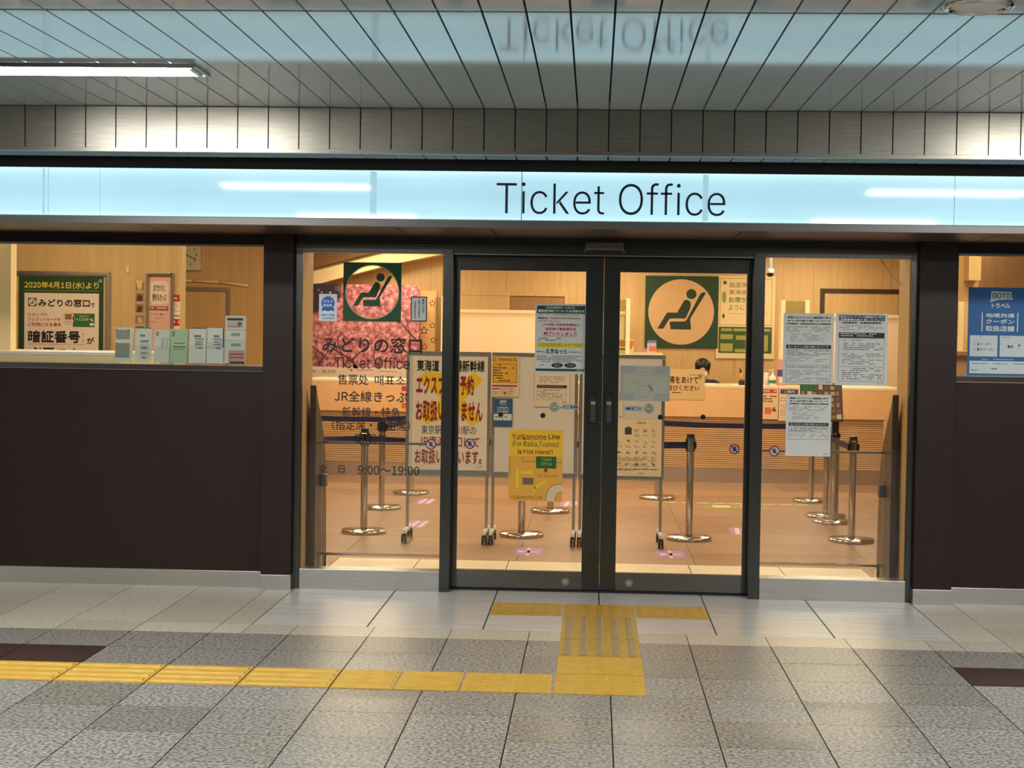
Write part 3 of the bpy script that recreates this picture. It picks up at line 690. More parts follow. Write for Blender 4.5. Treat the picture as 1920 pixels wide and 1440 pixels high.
# ------------------------------------------------------------------ whiteboards on castors
def whiteboard(x0, x1, label):
    zb, zt, Y = 0.487, 1.392, 2.35
    t = thing('whiteboard', ((x0 + x1) / 2, Y, 0), label, 'whiteboard', 'wheeled whiteboards behind the doors')
    b = MB(); b.box(x0 + 0.02, Y - 0.012, zb + 0.02, x1 - 0.02, Y + 0.012, zt - 0.02, 'whiteboard'); part(b, 'panel', t)
    b = MB()
    b.box(x0, Y - 0.018, zt - 0.03, x1, Y + 0.018, zt, 'alu'); b.box(x0, Y - 0.018, zb, x1, Y + 0.018, zb + 0.03, 'alu')
    b.box(x0, Y - 0.018, zb + 0.03, x0 + 0.024, Y + 0.018, zt - 0.03, 'alu'); b.box(x1 - 0.024, Y - 0.018, zb + 0.03, x1, Y + 0.018, zt - 0.03, 'alu'); part(b, 'frame', t, 0.003)
    b = MB(); b.box(x0 + 0.03, Y - 0.055, zb - 0.004, x1 - 0.03, Y - 0.018, zb + 0.006, 'alu'); part(b, 'pen_tray', t)
    for x in (x0 + 0.0195, x1 - 0.0195):
        b = MB(); b.box(x - 0.011, Y - 0.011, 0.09, x + 0.011, Y + 0.011, zb + 0.001, 'alu'); part(b, 'leg', t)
        b = MB(); b.box(x - 0.013, Y - 0.2, 0.07, x + 0.013, Y + 0.2, 0.098, 'white'); f = part(b, 'foot', t, 0.003)
        for s_ in (-1, 1):
            yc = Y + 0.18 * s_
            b = MB(); b.cyl((x - 0.019, yc, 0.034), (x - 0.004, yc, 0.034), 0.034, 'blackplastic', 20); b.cyl((x + 0.004, yc, 0.034), (x + 0.019, yc, 0.034), 0.034, 'blackplastic', 20)
            b.cyl((x - 0.018, yc, 0.034), (x + 0.018, yc, 0.034), 0.01, 'alu', 10); b.box(x - 0.011, yc - 0.012, 0.05, x + 0.011, yc + 0.012, 0.075, 'blackplastic'); part(b, 'castor', f)
    return t
whiteboard(-1.425, -0.803, 'wheeled whiteboard covered by a sheet of red and black lettering')
whiteboard(-0.797, -0.163, 'wheeled whiteboard with small notices behind the yellow line poster')
whiteboard(-0.155, 0.470, 'wheeled whiteboard with a cream instruction sheet behind the taped blank sheet')

# ------------------------------------------------------------------ lettering and stickers on the fixed panes
GW = 0.0257                                 # just before the fixed panes' outer face
sh = Sheet(GW, (595, 630, 792, 892), None, 0.0)
for body, x0, y0, x1, y1, bo in (('みどりの窓口', 602, 631, 791, 661, .008), ('Ticket Office', 625, 669, 768, 691, 0), ('售票处', 632, 702, 690, 722, .004), ('매표소', 702, 703, 760, 722, .004),
        ('JR全線きっぷ', 626, 733, 765, 754, .006), ('新幹線・特急', 641, 763, 751, 783, .004), ('（指定席・自由席）', 622, 787, 770, 808, .004), ('定期券', 665, 813, 727, 833, .004),
        ('全　日', 597, 873, 647, 889, .005), ('9:00～19:00', 672, 874, 789, 891, .004)):
    sh.text(body, x0, y0, x1, y1, (20, 18, 20), bo)
sh.child('lettering', w2)
sh = Sheet(GW, (643, 492, 753, 603), None, 0.0)
GREEN_S = (24, 78, 40)
holed_square(sh, 643, 492, 753, 603, 698, 547.5, 50.5, GREEN_S); logo(sh, 698, 547.5, 50.5, GREEN_S, 1); sh.ring(698, 547.5, 49.6, 51.4, (196, 186, 140), 2)
sh.done('seat_symbol_sticker', 'green square sticker with a clear circle and reclining seat figure on the lettered pane', 'sticker')
sh = Sheet(GW, (598, 551, 632, 602), (226, 234, 244), 0.0008)
n = 20; sh.poly([(615 + (13.4 if i % 2 else 11.8) * math.cos(math.pi * i / n), 568 - (13.4 if i % 2 else 11.8) * math.sin(math.pi * i / n)) for i in range(2 * n)], (38, 110, 190))
sh.poly([(604, 577), (626, 577), (627.5, 584), (621, 582), (615, 584), (609, 582), (602.5, 584)], (38, 110, 190), 1)
sh.text('びゅう', 606, 562, 623.5, 567.5, (220, 232, 244), .02); sh.text('商品券', 606, 569.5, 623, 575, (220, 232, 244), .02)
sh.text('当店でご利用', 602, 588.5, 627, 592.5, (40, 100, 170), .01); sh.text('いただけます', 602.5, 595, 627, 599, (40, 100, 170), .01)
sh.done('voucher_sticker', 'small white sticker with a blue rosette on the lettered pane', 'sticker')
sh = Sheet(GW, (770, 556, 801, 603), (34, 40, 40), 0.0008); sh.rect(772, 558, 799, 601, (206, 210, 212), 1)
for x, s_, y1 in ((793.5, '電話による', 587), (786, 'ご案内しておりません', 596)):
    for i, ch in enumerate(s_): sh.text(ch, x - 2, 561 + i * (y1 - 561) / len(s_), x + 2, 561 + (i + .8) * (y1 - 561) / len(s_), INK, .01)
for i in range(11): sh.rect(777, 565 + i * 3, 779.5, 567.2 + i * 3, (90, 90, 92), 2)
sh.done('phone_notice_sticker', 'small black-rimmed white sticker with vertical writing on the lettered pane', 'sticker')

def no_touch(px, py, Y, label):
    sh = Sheet(Y, (px - 10, py - 10, px + 10, py + 10), None, 0.0)
    sh.disc(px, py, 9.8, (120, 26, 40), 1); sh.disc(px, py, 7.8, (196, 192, 200), 2)
    sh.poly([(px - 3, py + 4), (px - 4, py - 1), (px - 2.6, py - 1), (px - 2.2, py - 4.5), (px - .9, py - 4.8), (px, py - 5.2), (px + 1.2, py - 4.8), (px + 2.4, py - 4), (px + 3.4, py - 2), (px + 3.2, py + 2), (px + 2, py + 4.5)], (92, 92, 110), 3)
    sh.poly([(px - 6.4, py - 4.8), (px - 4.9, py - 6.3), (px + 6.4, py + 4.8), (px + 4.9, py + 6.3)], (120, 26, 40), 4)
    sh.done('no_touch_sticker', label, 'sticker', 'round do-not-touch stickers')
no_touch(808, 833, GW, 'round red-rimmed no touching sticker on the lettered pane, by its door edge')
no_touch(881, 832, 0.1265, 'round red-rimmed no touching sticker on the first door leaf, over red lettering')
no_touch(1377, 842, 0.1265, 'round red-rimmed no touching sticker on the second door leaf, over the slatted counter')
no_touch(1452, 846, GW, 'round red-rimmed no touching sticker on the pane of white notices')
def warn(px, py, x0, x1, flip, l1, l2):
    sh = Sheet(0.1265, (px - 10, py - 10, px + 10, py + 10), None, 0.0)
    sh.disc(px, py, 10, (156, 168, 174), 1); sh.poly([(px - 7, py + 3.6), (px + 7, py + 3.6), (px, py - 8)], INK, 2); sh.poly([(px - 5.3, py + 2.6), (px + 5.3, py + 2.6), (px, py - 6)], (226, 198, 40), 3)
    sh.rect(px - .6, py - 3.4, px + .6, py + .3, INK, 4); sh.rect(px - .6, py + 1, px + .6, py + 2, INK, 4); sh.rect(px - 4, py + 5.5, px + 4, py + 7, (70, 110, 150), 2)
    sh.done('warning_sticker', l1, 'sticker', 'warning stickers on the door leaves')
    sh = Sheet(0.1265, (x0, py - 5, x1, py + 5), None, 0.0); r = 4.6; c = []
    for i in range(13): a = math.pi / 2 + math.pi * i / 12; c.append((x0 + r + r * math.cos(a), py - r * math.sin(a)))
    for i in range(13): a = -math.pi / 2 + math.pi * i / 12; c.append((x1 - r + r * math.cos(a), py - r * math.sin(a)))
    sh.poly(c, (150, 162, 176), 1)
    e = x1 if flip else x0; k = -1 if flip else 1
    a = sorted((e + 3 * k, e + 11 * k)); sh.text('自動', a[0], py - 2.2, a[1], py + 2.4, INK, .02)
    q = e + 13.5 * k; sh.poly([(q, py), (q + 2.6 * 1, py - 3.4), (q + 2.6, py + 3.4)][::1] if not flip else [(q - 3, py), (q, py - 3.4), (q, py + 3.4)], INK, 3)
    a = sorted((e + 26 * k, e + 31 * k)); sh.rect(a[0], py - .7, a[1], py + .7, (70, 110, 150), 3)
    sh.done('automatic_door_sticker', l2, 'sticker', 'automatic door stickers on the door leaves')
warn(1039.5, 763, 1053, 1086, True, 'round grey sticker with a yellow warning triangle on the first door leaf', 'grey pill-shaped arrow sticker beside the warning triangle of the first door leaf')
warn(1217, 766, 1171, 1205, False, 'round grey sticker with a yellow warning triangle below the taped blank sheet', 'grey pill-shaped arrow sticker below the taped blank sheet')
for px, py, l in ((939, 777, 'black glass button on the first door leaf, over the small blue poster'), (1018, 779, 'black glass button on the first door leaf, over the bare whiteboard'),
                  (1238, 782, 'black glass button on the second door leaf, at the whiteboard edge'), (1318, 782, 'black glass button on the second door leaf, over the salmon counter')):
    c = at(px, py, 0.127); b = MB(); b.cyl((c.x, 0.127, c.z), (c.x, 0.117, c.z), 0.0155, 'blackplastic', 24)
    tag(b.build('glass_button', None, (c.x, 0.127, c.z), 0.001), l, 'button', 'black round buttons on the door glass')

# ------------------------------------------------------------------ papers on the glass
def notice1(x0, y0, x1, y1, Y, label, short=False):
    sh = Sheet(Y, (x0, y0, x1, y1), PAPER); w = x1 - x0; h = 133 * w / 92
    X = lambda f: x0 + w * f
    Yy = lambda f: y0 + h * f
    sh.text('新型コロナウイルス感染症に伴う', X(.08), Yy(.045), X(.93), Yy(.075), INK, .02); sh.text('きっぷの取り扱いについて', X(.08), Yy(.09), X(.93), Yy(.118), INK, .02)
    sh.text('［定期乗車券・普通回数乗車券以外の乗車券類］', X(.06), Yy(.135), X(.94), Yy(.158), INK, .014)
    sh.lines(X(.06), Yy(.185), X(.93), Yy(.265), 3, (150, 150, 150), dens=.7); sh.lines(X(.14), Yy(.28), X(.85), Yy(.41), 6, (150, 150, 150), dens=.6)
    sh.rect(X(.06), Yy(.438), X(.95), Yy(.488), (24, 24, 34), 1); sh.text('払いもどしの取り扱いについて', X(.10), Yy(.45), X(.9), Yy(.476), (215, 215, 220), .01)
    e = .70 if short else .955
    sh.frame(X(.06), Yy(.5), X(.95), Yy(e), (90, 90, 110), .6); sh.lines(X(.09), Yy(.515), X(.92), Yy(.595), 4, (90, 92, 112)); sh.lines(X(.09), Yy(.61), X(.92), Yy(.68), 3, (150, 152, 160), dens=.7)
    if not short:
        sh.rect(X(.06), Yy(.715), X(.95), Yy(.72), (90, 110, 140), 2); sh.lines(X(.09), Yy(.735), X(.92), Yy(.765), 2, (90, 92, 120)); sh.lines(X(.09), Yy(.79), X(.92), Yy(.94), 6, (140, 142, 150), dens=.75)
    yb = y1 - 4; sh.text('駅', x1 - 12.5, yb - 1.6, x1 - 10.5, yb + 1, INK, .01); sh.text('長', x1 - 7.5, yb - 1.6, x1 - 5.5, yb + 1, INK, .01)
    return sh.done('paper_notice', label, 'notice', 'white paper notices on the fixed pane')
notice1(1469, 588, 1562, 720, GW, 'white notice with one black bar in its middle, upper of two in line')
notice1(1474, 740, 1557, 855, GW, 'white printed notice hanging alone below the other two notices', True)
sh = Sheet(GW, (1567, 588, 1663, 722), PAPER)
sh.rect(1573, 592, 1657, 602.5, (30, 30, 38), 1)
sh.text('新型コロナウイルス感染拡大に伴う', 1575, 593, 1655, 597, (222, 222, 226), .016); sh.text('定期券等の取り扱いについて', 1575, 598, 1655, 602, (222, 222, 226), .016)
sh.text('（定期乗車券・普通回数乗車券）', 1577, 604, 1652, 608, INK, .014)
sh.lines(1574, 611, 1655, 621, 3, (150, 150, 150), dens=.7); sh.rect(1573, 624, 1657, 634, (30, 30, 38), 1); sh.lines(1576, 625.5, 1654, 633, 2, (200, 200, 205), t=1.6)
sh.frame(1573, 634.5, 1657, 715, (100, 90, 95), .6); sh.lines(1580, 638, 1616, 642, 1, (90, 80, 80), t=1)
sh.lines(1582, 644, 1654, 658, 4, (120, 105, 105), dens=.8); sh.lines(1580, 663, 1654, 685, 6, (130, 125, 130), dens=.75); sh.rect(1573, 687, 1657, 687.6, (100, 90, 95)); sh.lines(1580, 690, 1654, 713, 6, (120, 120, 126), dens=.72)
sh.text('駅', 1646, 717, 1648.5, 719.6, INK, .01); sh.text('長', 1653, 717, 1655.5, 719.6, INK, .01)
sh.done('paper_notice', 'white printed notice with two black heading bars, beside the pale guard screen', 'notice', 'white paper notices on the fixed pane')

sh = Sheet(0.1265, (1003, 570, 1097, 701), (206, 210, 206)); DG = (22, 60, 46)
sh.rect(1006, 573.5, 1096, 588, DG, 1); sh.text('指定席券事前受付（10月31日）', 1023, 575, 1077, 579, (205, 214, 208), .008); sh.text('事前受付終了についてのお知らせ', 1008, 580.5, 1094.5, 586, (215, 222, 216), .02)
sh.lines(1010, 590, 1086, 592.5, 1, (120, 120, 120), t=1.2); sh.text('事前受付は、', 1008, 595, 1028, 598.6, INK, .02); sh.text('平成29年10月31日', 1031, 595, 1066, 598.6, (190, 60, 70), .01); sh.text('をもちまして', 1067, 595, 1088, 598.6, INK, .01)
sh.text('受付を終了いたしました', 1009, 601, 1048, 604, (190, 80, 80), .004)
PK = (196, 40, 66)
sh.text('1カ月前 10時発売開始の', 1016, 606.5, 1086, 611.5, PK, .012); sh.text('指定券の事前受付を', 1022, 614, 1080, 620, PK, .012); sh.text('終了いたしました', 1019, 622.5, 1082, 629, PK, .014); sh.rect(1019, 630, 1082, 630.8, PK)
sh.lines(1010, 634, 1092, 641, 2, (90, 90, 90), t=1.6); sh.rect(1006.5, 643, 1094, 652.5, (226, 206, 40), 1); sh.lines(1008, 644.5, 1092, 651, 2, (150, 130, 40), t=1.6)
sh.text('事前予約なら', 1007, 658.5, 1022, 661.5, INK, .01); sh.text('えきねっと', 1023.5, 654, 1063.5, 663.5, (20, 60, 50), .05); sh.text('をご利用ください', 1066, 658.5, 1091, 661.5, INK, .006)
sh.lines(1007, 667, 1092, 681, 4, (110, 112, 110), t=1.5); sh.lines(1009, 684, 1030, 686, 1, (80, 80, 80), t=1.4)
for cx in (1045.5, 1070): sh.disc(cx, 685, 11, (20, 20, 22), 2, 4.4); sh.text('えきねっと' if cx < 1050 else 'スマホ', cx - 6, 683, cx + 6, 687, (200, 200, 200), .004)
sh.rect(1005, 691.5, 1096, 696, DG, 1); sh.text('JR東日本', 1081, 692.8, 1094, 695.2, (205, 212, 206), .004)
sh.done('paper_notice', 'white notice with green bars, red text and a yellow stripe on the first door leaf', 'notice')

sh = Sheet(0.1265, (1163, 686, 1256, 752), (176, 178, 160))
sh.frame(1168, 691, 1252, 746, (140, 142, 132), .7, 1); TP = (158, 164, 160)
for x0, y0, x1, y1 in ((1163, 687, 1191, 702), (1228, 687, 1254, 702), (1162, 737, 1191, 750), (1227, 737, 1254, 751)): sh.rect(x0, y0, x1, y1, TP, 2)
GH = (150, 152, 140); sh.text('お立ちください', 1189, 694, 1248, 706, GH, 0, 1, True); sh.text('間隔を', 1190, 713, 1202, 716, GH, 0, 1, True); sh.text('あけて', 1178, 717, 1202, 724, GH, 0, 1, True)
sh.poly([(1214, 721), (1219, 721), (1226, 731), (1222, 735)], (128, 134, 134), 1)
hp = [(1200, 724), (1213, 723), (1221, 734), (1212, 740), (1206, 745), (1200, 743), (1196, 738), (1190, 738), (1192, 733), (1198, 731)]
for p, q in zip(hp, hp[1:] + hp[:1]):
    d = Vector((q[0] - p[0], q[1] - p[1])).normalized(); sh.poly([(p[0] - d.y * .4, p[1] + d.x * .4), (q[0] - d.y * .4, q[1] + d.x * .4), (q[0] + d.y * .4, q[1] - d.x * .4), (p[0] + d.y * .4, p[1] - d.x * .4)], (136, 138, 130), 1)
sh.done('taped_sheet', 'pale sheet seen from its back, taped at four corners inside the second door leaf', 'sheet')

# yellow line poster hanging on the door glass
sh = Sheet(0.1265, (953.5, 806, 1055, 940), (228, 166, 56)); YP = (238, 186, 32); BR = (150, 66, 24); DK = (52, 44, 20)
sh.rect(954, 807, 1054.5, 855, YP, 1); sh.text('Yurikamome', 958.5, 813, 1024, 824.5, BR, .014); sh.text('Line', 1028, 813, 1049, 823, DK, .014)
sh.text('(For Daiba,Toyosu)', 960, 827, 1047, 839.5, DK, 0); sh.text('is', 970, 842.5, 977.5, 851.5, DK, .014); sh.text('Not Here', 981, 843, 1029, 851.5, (172, 44, 22), .018); sh.text('!!', 1030, 843, 1036, 851.5, DK, 0)
sh.rect(955, 856, 955.8, 890, DK, 2); sh.rect(979.5, 855, 980.2, 866, DK, 2); sh.rect(979.5, 865.5, 1005, 866.2, DK, 2); sh.rect(1043, 866.5, 1054, 867.2, DK, 2)
sh.rect(1005, 855.5, 1043, 878, (18, 92, 44), 2); sh.text('Ticket', 1014.5, 857.5, 1034, 863.5, (186, 190, 60), 0); sh.text('Office', 1014, 866, 1034, 872, (186, 190, 60), 0)
sh.poly([(1024, 877), (1028, 882), (1025.5, 882), (1025.5, 885), (1021.5, 885), (1021.5, 882), (1019, 882)], (140, 34, 24), 4); sh.poly([(1022, 870), (1026, 870), (1024, 875)], (160, 40, 24), 4)
sh.rect(1004, 878, 1004.5, 912, (200, 150, 40), 2); sh.text('You are here!', 1008, 889, 1046, 894.5, (176, 124, 20), .0)
sh.rect(980, 896, 1000.5, 909, (106, 96, 62), 2); AR = (240, 196, 40)
sh.rect(967.5, 880, 973, 918, AR, 2); sh.poly([(965, 917), (975.5, 917), (970, 924)], AR, 2); sh.rect(978, 882.5, 1000, 888.5, AR, 2)
sh.poly([(1005, 917), (1001, 912.5), (1022, 900), (1027, 902.5)], AR, 2); sh.poly([(1000, 922), (1000, 910), (1009, 918)], AR, 2)
sh.poly([(1024, 940), (1025.5, 926), (1030, 916), (1037, 910), (1046, 907.5), (1055, 907), (1055, 922), (1048, 923), (1044, 927), (1042, 933), (1042, 940)], (220, 196, 150), 2)
rd = [(1024, 940), (1025.5, 926), (1030, 916), (1037, 910), (1046, 907.5), (1055, 907)]
for p, q in list(zip(rd, rd[1:])) + list(zip([(1042, 940), (1042, 933), (1044, 927), (1048, 923)], [(1042, 933), (1044, 927), (1048, 923), (1055, 922)])):
    d = Vector((q[0] - p[0], q[1] - p[1])).normalized() * .4; sh.poly([(p[0] - d.y, p[1] + d.x), (q[0] - d.y, q[1] + d.x), (q[0] + d.y, q[1] - d.x), (p[0] + d.y, p[1] - d.x)], (90, 70, 40), 3)
sh.text('Yurikamome Line', 957, 929, 1018, 936, (170, 116, 24), .004)
sh.done('yellow_poster', 'yellow poster with a small street map, hanging low on the first door leaf', 'poster')

# ------------------------------------------------------------------ sheets on the whiteboards
YB_ = 2.331
sh = Sheet(YB_, (772, 668, 914, 882), (226, 214, 200)); RD = (142, 26, 26)
for pts in ([(826, 700), (845, 708), (838, 722), (880, 758), (905, 786), (884, 800), (862, 776), (820, 742), (780, 712), (797, 696)], [(888, 697), (906, 710), (880, 740), (852, 762), (830, 786), (800, 796), (784, 782), (806, 762), (838, 740), (862, 716)]):
    sh.poly(pts, (234, 196, 40), 1 if pts[0][0] < 850 else 1.5)
sh.text('東海道・山陽新幹線', 780, 674, 908, 697, INK, .012); sh.text('エクスプレス予約', 779, 703, 888, 741, RD, .03); sh.text('お取扱いできません', 779, 750, 905, 791, RD, .02)
sh.text('東京駅・品川駅の', 790, 798, 893, 815, INK, .0); sh.text('JR東海窓口にて', 785, 818, 900, 839, RD, .004); sh.text('お取扱いしています。', 778, 843, 904, 871, RD, .012)
sh.lines(893, 874, 908, 878, 2, (150, 140, 130), t=1); sh.rect(774, 872.4, 912, 872.9, (190, 180, 170))
sh.done('lettered_sheet', 'big white sheet with bold red and black Japanese lettering over yellow bands', 'poster')
sh = Sheet(YB_, (921, 668, 973, 744), (222, 198, 168)); sh.rect(923, 669, 971, 719, (222, 170, 62), 1); sh.frame(924.5, 682, 968.5, 717, (60, 50, 30), .7)
sh.text('Attention', 935, 671, 960, 676.5, INK, .006)
for cx in (927, 965.5): sh.poly([(cx - 4, 677), (cx + 4, 677), (cx, 669.5)], (60, 44, 20), 2); sh.poly([(cx - 2.6, 676.2), (cx + 2.6, 676.2), (cx, 671.2)], (224, 170, 50), 3)
for i, (s_, e) in enumerate((('Notice in the', 944), ('JR ticket office for', 964), ('passengers', 945), ('please check the board', 962), ('at the entrance for', 955), ('guidance', 948), ('about your ticket', 958))): sh.lines(925.5, 684 + i * 4.8, e, 686.6 + i * 4.8, 1, (50, 42, 26), t=1.9)
sh.rect(923, 722, 970, 725, (160, 44, 34), 2); sh.rect(923, 728, 938, 730, (160, 44, 34), 2); sh.poly([(938, 742), (940, 724), (953, 724), (960, 728), (963, 742)], (206, 182, 150), 2)
sh.rect(945, 735, 949, 739, (120, 70, 50), 3); sh.lines(956, 728, 966, 736, 3, (170, 80, 70), t=1.2); sh.lines(924, 734, 936, 742, 3, (150, 140, 130), t=1)
sh.done('attention_notice', 'yellow attention notice with two warning triangles and red lines, at the top of a whiteboard', 'notice')
def coupon(sh, x0, y0, w, full):
    u = w / 140.0; X = lambda f: x0 + f * u
    Q = lambda f: y0 + f * u
    WH = (206, 216, 220); DKB = (70, 74, 78)
    sh.poly([(X(50), Q(8.5)), (X(94), Q(9.5)), (X(95.5), Q(24)), (X(98), Q(26)), (X(66), Q(27.5)), (X(47), Q(33)), (X(49), Q(26))], WH, 2)
    sh.text('GOTO', X(52), Q(12), X(92), Q(24.5), (34, 76, 120), .02); sh.text('トラベル', X(51.5), Q(34.5), X(92), Q(46), WH, .02)
    sh.rect(X(30), Q(56), X(32.5), Q(98), WH, 2); sh.rect(X(108), Q(56), X(110.5), Q(98), WH, 2)
    sh.text('地域共通', X(39), Q(57), X(102), Q(67), WH, .02); sh.text('クーポン', X(39), Q(70), X(102), Q(81), WH, .02); sh.text('取扱店舗', X(39), Q(85), X(102), Q(98), WH, .02)
    sh.rect(X(5.3), Q(107), X(66), Q(154), WH, 2); sh.rect(X(71), Q(107), X(135), Q(154), WH, 2)
    if full:
        sh.lines(X(9), Q(110), X(32), Q(112.5), 1, GREY, t=1, lay=3); sh.text('紙クーポン', X(21), Q(123), X(53), Q(130), DKB, .006); sh.text('電子クーポン', X(21), Q(135), X(60), Q(142), DKB, .006)
        sh.frame(X(13), Q(123), X(18), Q(129), GREY, .5, 3); sh.frame(X(13), Q(135), X(18), Q(141), GREY, .5, 3); sh.lines(X(76), Q(110), X(102), Q(112.5), 1, GREY, t=1, lay=3)
        sh.text('東京', X(88), Q(128), X(101), Q(135), INK, .012); sh.text('都', X(111), Q(126), X(117), Q(131), INK, .01)
        sh.rect(X(5.3), Q(164), X(135), Q(192), WH, 2); sh.lines(X(33), Q(159.5), X(102), Q(162), 1, WH, t=1.2, lay=3); sh.lines(X(11), Q(169), X(126), Q(171), 1, DKB, t=1.1, lay=3); sh.lines(X(9), Q(184), X(24), Q(186), 1, DKB, t=1.2, lay=3); sh.lines(X(54), Q(180), X(79), Q(185), 1, (60, 62, 66), t=2, lay=3)
    else:
        sh.lines(X(14), Q(124), X(58), Q(140), 2, GREY, t=1.4, lay=3); sh.lines(X(84), Q(126), X(120), Q(136), 1, (60, 62, 66), t=2, lay=3)
sh = Sheet(YB_, (924.5, 747, 961, 800), (40, 86, 130)); coupon(sh, 924.5, 748, 36.5, False)
sh.done('small_blue_poster', 'small blue coupon poster on a whiteboard, below the attention notice', 'poster')
sh = Sheet(YB_, (1002.5, 690, 1068, 763), (224, 206, 186)); sh.lines(1011, 706, 1060, 720, 4, (150, 138, 126), t=1.2); sh.rect(1006.5, 722, 1063, 727.5, (40, 32, 26)); sh.lines(1009, 724, 1056, 726, 1, (150, 130, 110), t=1, lay=3)
sh.frame(1006.5, 729, 1062.5, 750, (140, 126, 112), .6); sh.lines(1008, 731, 1060, 748, 6, (130, 118, 106), t=1.1); sh.rect(1055, 753, 1057, 755.5, INK); sh.rect(1060, 753, 1062, 755.5, INK)
sh.done('pinned_notice', 'cream printed notice with a black bar on a whiteboard, below the green-barred door notice', 'notice')
sh = Sheet(YB_, (1146, 786, 1240, 893), (228, 206, 168)); sh.text('お手回り品', 1193, 791, 1211, 795, (120, 100, 78), .006); sh.rect(1171, 802, 1184, 815, (62, 64, 76)); sh.rect(1175, 800, 1180, 802, (62, 64, 76))
for r in range(4):
    for c in range(5):
        cx = 1161 + c * 16.2; cy = 809 + r * 21
        if (r, c) in ((0, 0), (0, 1)): continue
        for k in range(4): sh.poly([(cx + random.uniform(-6, 6), cy + random.uniform(-6, 2)) for _ in range(3)], random.choice([(176, 152, 120), (150, 128, 100), (196, 170, 136)]), 2)
        sh.lines(cx - 5, cy + 5, cx + 6, cy + 10, 3, (170, 150, 122), t=.9)
sh.lines(1153, 860, 1236, 866, 2, (140, 122, 98), t=1.4); sh.lines(1157, 870, 1230, 876, 2, (170, 150, 122), t=1.2); sh.lines(1150, 879, 1236, 884, 2, (120, 104, 84), t=1.1); sh.text('JR東日本', 1198, 886, 1208, 889, (120, 104, 84), .0)
sh.done('instruction_sheet', 'cream sheet of small grey pictures on the whiteboard behind the second door leaf', 'sheet')
sh = Sheet(YB_, (1160, 708, 1168, 780), (226, 210, 184)); sh.done('paper_strip', 'narrow cream strip of paper beside the pull handle, behind the taped blank sheet', 'paper')

# ------------------------------------------------------------------ counter notices, back wall posters
YC_ = 7.5742
sh = Sheet(7.573, (1226, 692, 1321, 749), (218, 184, 132)); sh.text('間隔をあけて', 1243, 706, 1309, 719, (60, 44, 30), .008); sh.text('お並びください', 1242, 722, 1311, 732, (60, 44, 30), .008); sh.lines(1292, 702, 1306, 704, 1, (130, 110, 80), t=1.2); sh.poly([(1307, 702), (1316, 701), (1316, 706), (1311, 712)], (130, 140, 80)); sh.lines(1260, 735, 1288, 738, 1, (100, 80, 60), t=2)
sh.done('distance_notice', 'tan notice asking to keep distance, fixed before the clerk at the counter', 'notice')
sh = Sheet(YC_, (1428, 727, 1460, 786), (238, 206, 172)); sh.rect(1430, 730, 1456, 737, (196, 74, 66)); sh.lines(1431, 732, 1455, 736, 1, (240, 214, 190), t=2.4, lay=3); sh.lines(1431, 742, 1456, 756, 3, (150, 70, 60), t=2.2); sh.rect(1434, 764, 1446, 776, (226, 120, 60)); sh.poly([(1446, 770), (1452, 762), (1456, 772)], (120, 80, 60)); sh.done('counter_flyer', 'cream flyer with red heading and orange picture on the counter front', 'flyer')
sh = Sheet(YC_, (1459.5, 727, 1500, 789), (240, 210, 178)); sh.rect(1463, 730, 1496, 739, (60, 84, 130)); sh.text('ご案内', 1470, 732, 1489, 737, (230, 214, 190), .006); sh.lines(1463, 746, 1494, 782, 8, (170, 146, 120), t=1.2); sh.done('counter_flyer', 'cream flyer with a blue heading on the counter front', 'flyer')
sh = Sheet(YC_, (752, 718, 766, 766), (236, 190, 150)); sh.rect(753, 724, 765, 733, (196, 66, 50)); sh.lines(753, 738, 765, 752, 3, (210, 120, 90), t=2); sh.rect(753, 755, 765, 765, (228, 110, 50)); sh.done('counter_flyer', 'cream and red flyer on the counter front beside the red lettered whiteboard', 'flyer')
YW = 9.588
sh = Sheet(9.29, (560, 533, 787, 712), (238, 214, 196), 0.006); sh.poly([(561, 689), (787, 689), (787, 533), (561, 533)], M['blossom'], 1)
def branch(pts, w, col=(66, 34, 38)):
    for (p, q) in zip(pts, pts[1:]):
        d = Vector((q[0] - p[0], q[1] - p[1])).normalized() * (w / 2); w *= .85
        sh.poly([(p[0] - d.y, p[1] + d.x), (q[0] - d.y * .85, q[1] + d.x * .85), (q[0] + d.y * .85, q[1] - d.x * .85), (p[0] + d.y, p[1] - d.x)], col, 2)
branch([(786, 640), (768, 622), (752, 604), (736, 590), (722, 580)], 2.6); branch([(752, 604), (738, 600), (720, 598)], 1.6); branch([(768, 622), (764, 600), (756, 580), (748, 566)], 1.6); branch([(786, 588), (776, 566), (762, 548)], 1.6); branch([(776, 566), (786, 556)], 1.2)
branch([(668, 689), (660, 676), (640, 664), (620, 652)], 3); branch([(648, 689), (640, 664), (632, 640), (640, 620)], 2.4); branch([(660, 676), (676, 660), (690, 650)], 2); branch([(712, 689), (700, 668), (706, 650), (720, 640)], 2); branch([(600, 680), (616, 660), (612, 640)], 1.6)
for i in range(12): sh.rect(571 + i * 3.1, 640 + i * 2.4, 571.9 + i * 3.1, 689, (70, 44, 40), 2)
branch([(568, 636), (612, 672)], 1.8)
for i in range(10): sh.disc(582 + random.uniform(-6, 60), 542 + random.uniform(0, 30), random.uniform(1.2, 2.6), (206, 168, 160), 3)
sh.text('箱根・湯河原', 574, 694.5, 630, 701.5, (150, 120, 110), .0); sh.disc(659.5, 694.5, 2.6, (216, 100, 90)); sh.lines(664, 693, 704, 697, 1, (220, 140, 120), t=2.4); sh.lines(710, 695, 745, 699, 1, (190, 160, 140), t=2)
sh.done('blossom_poster', 'large poster of pink cherry blossom under a dark evening sky behind the counter', 'poster')
sh = Sheet(YW, (788, 545, 818, 712), (240, 196, 140), 0.004)
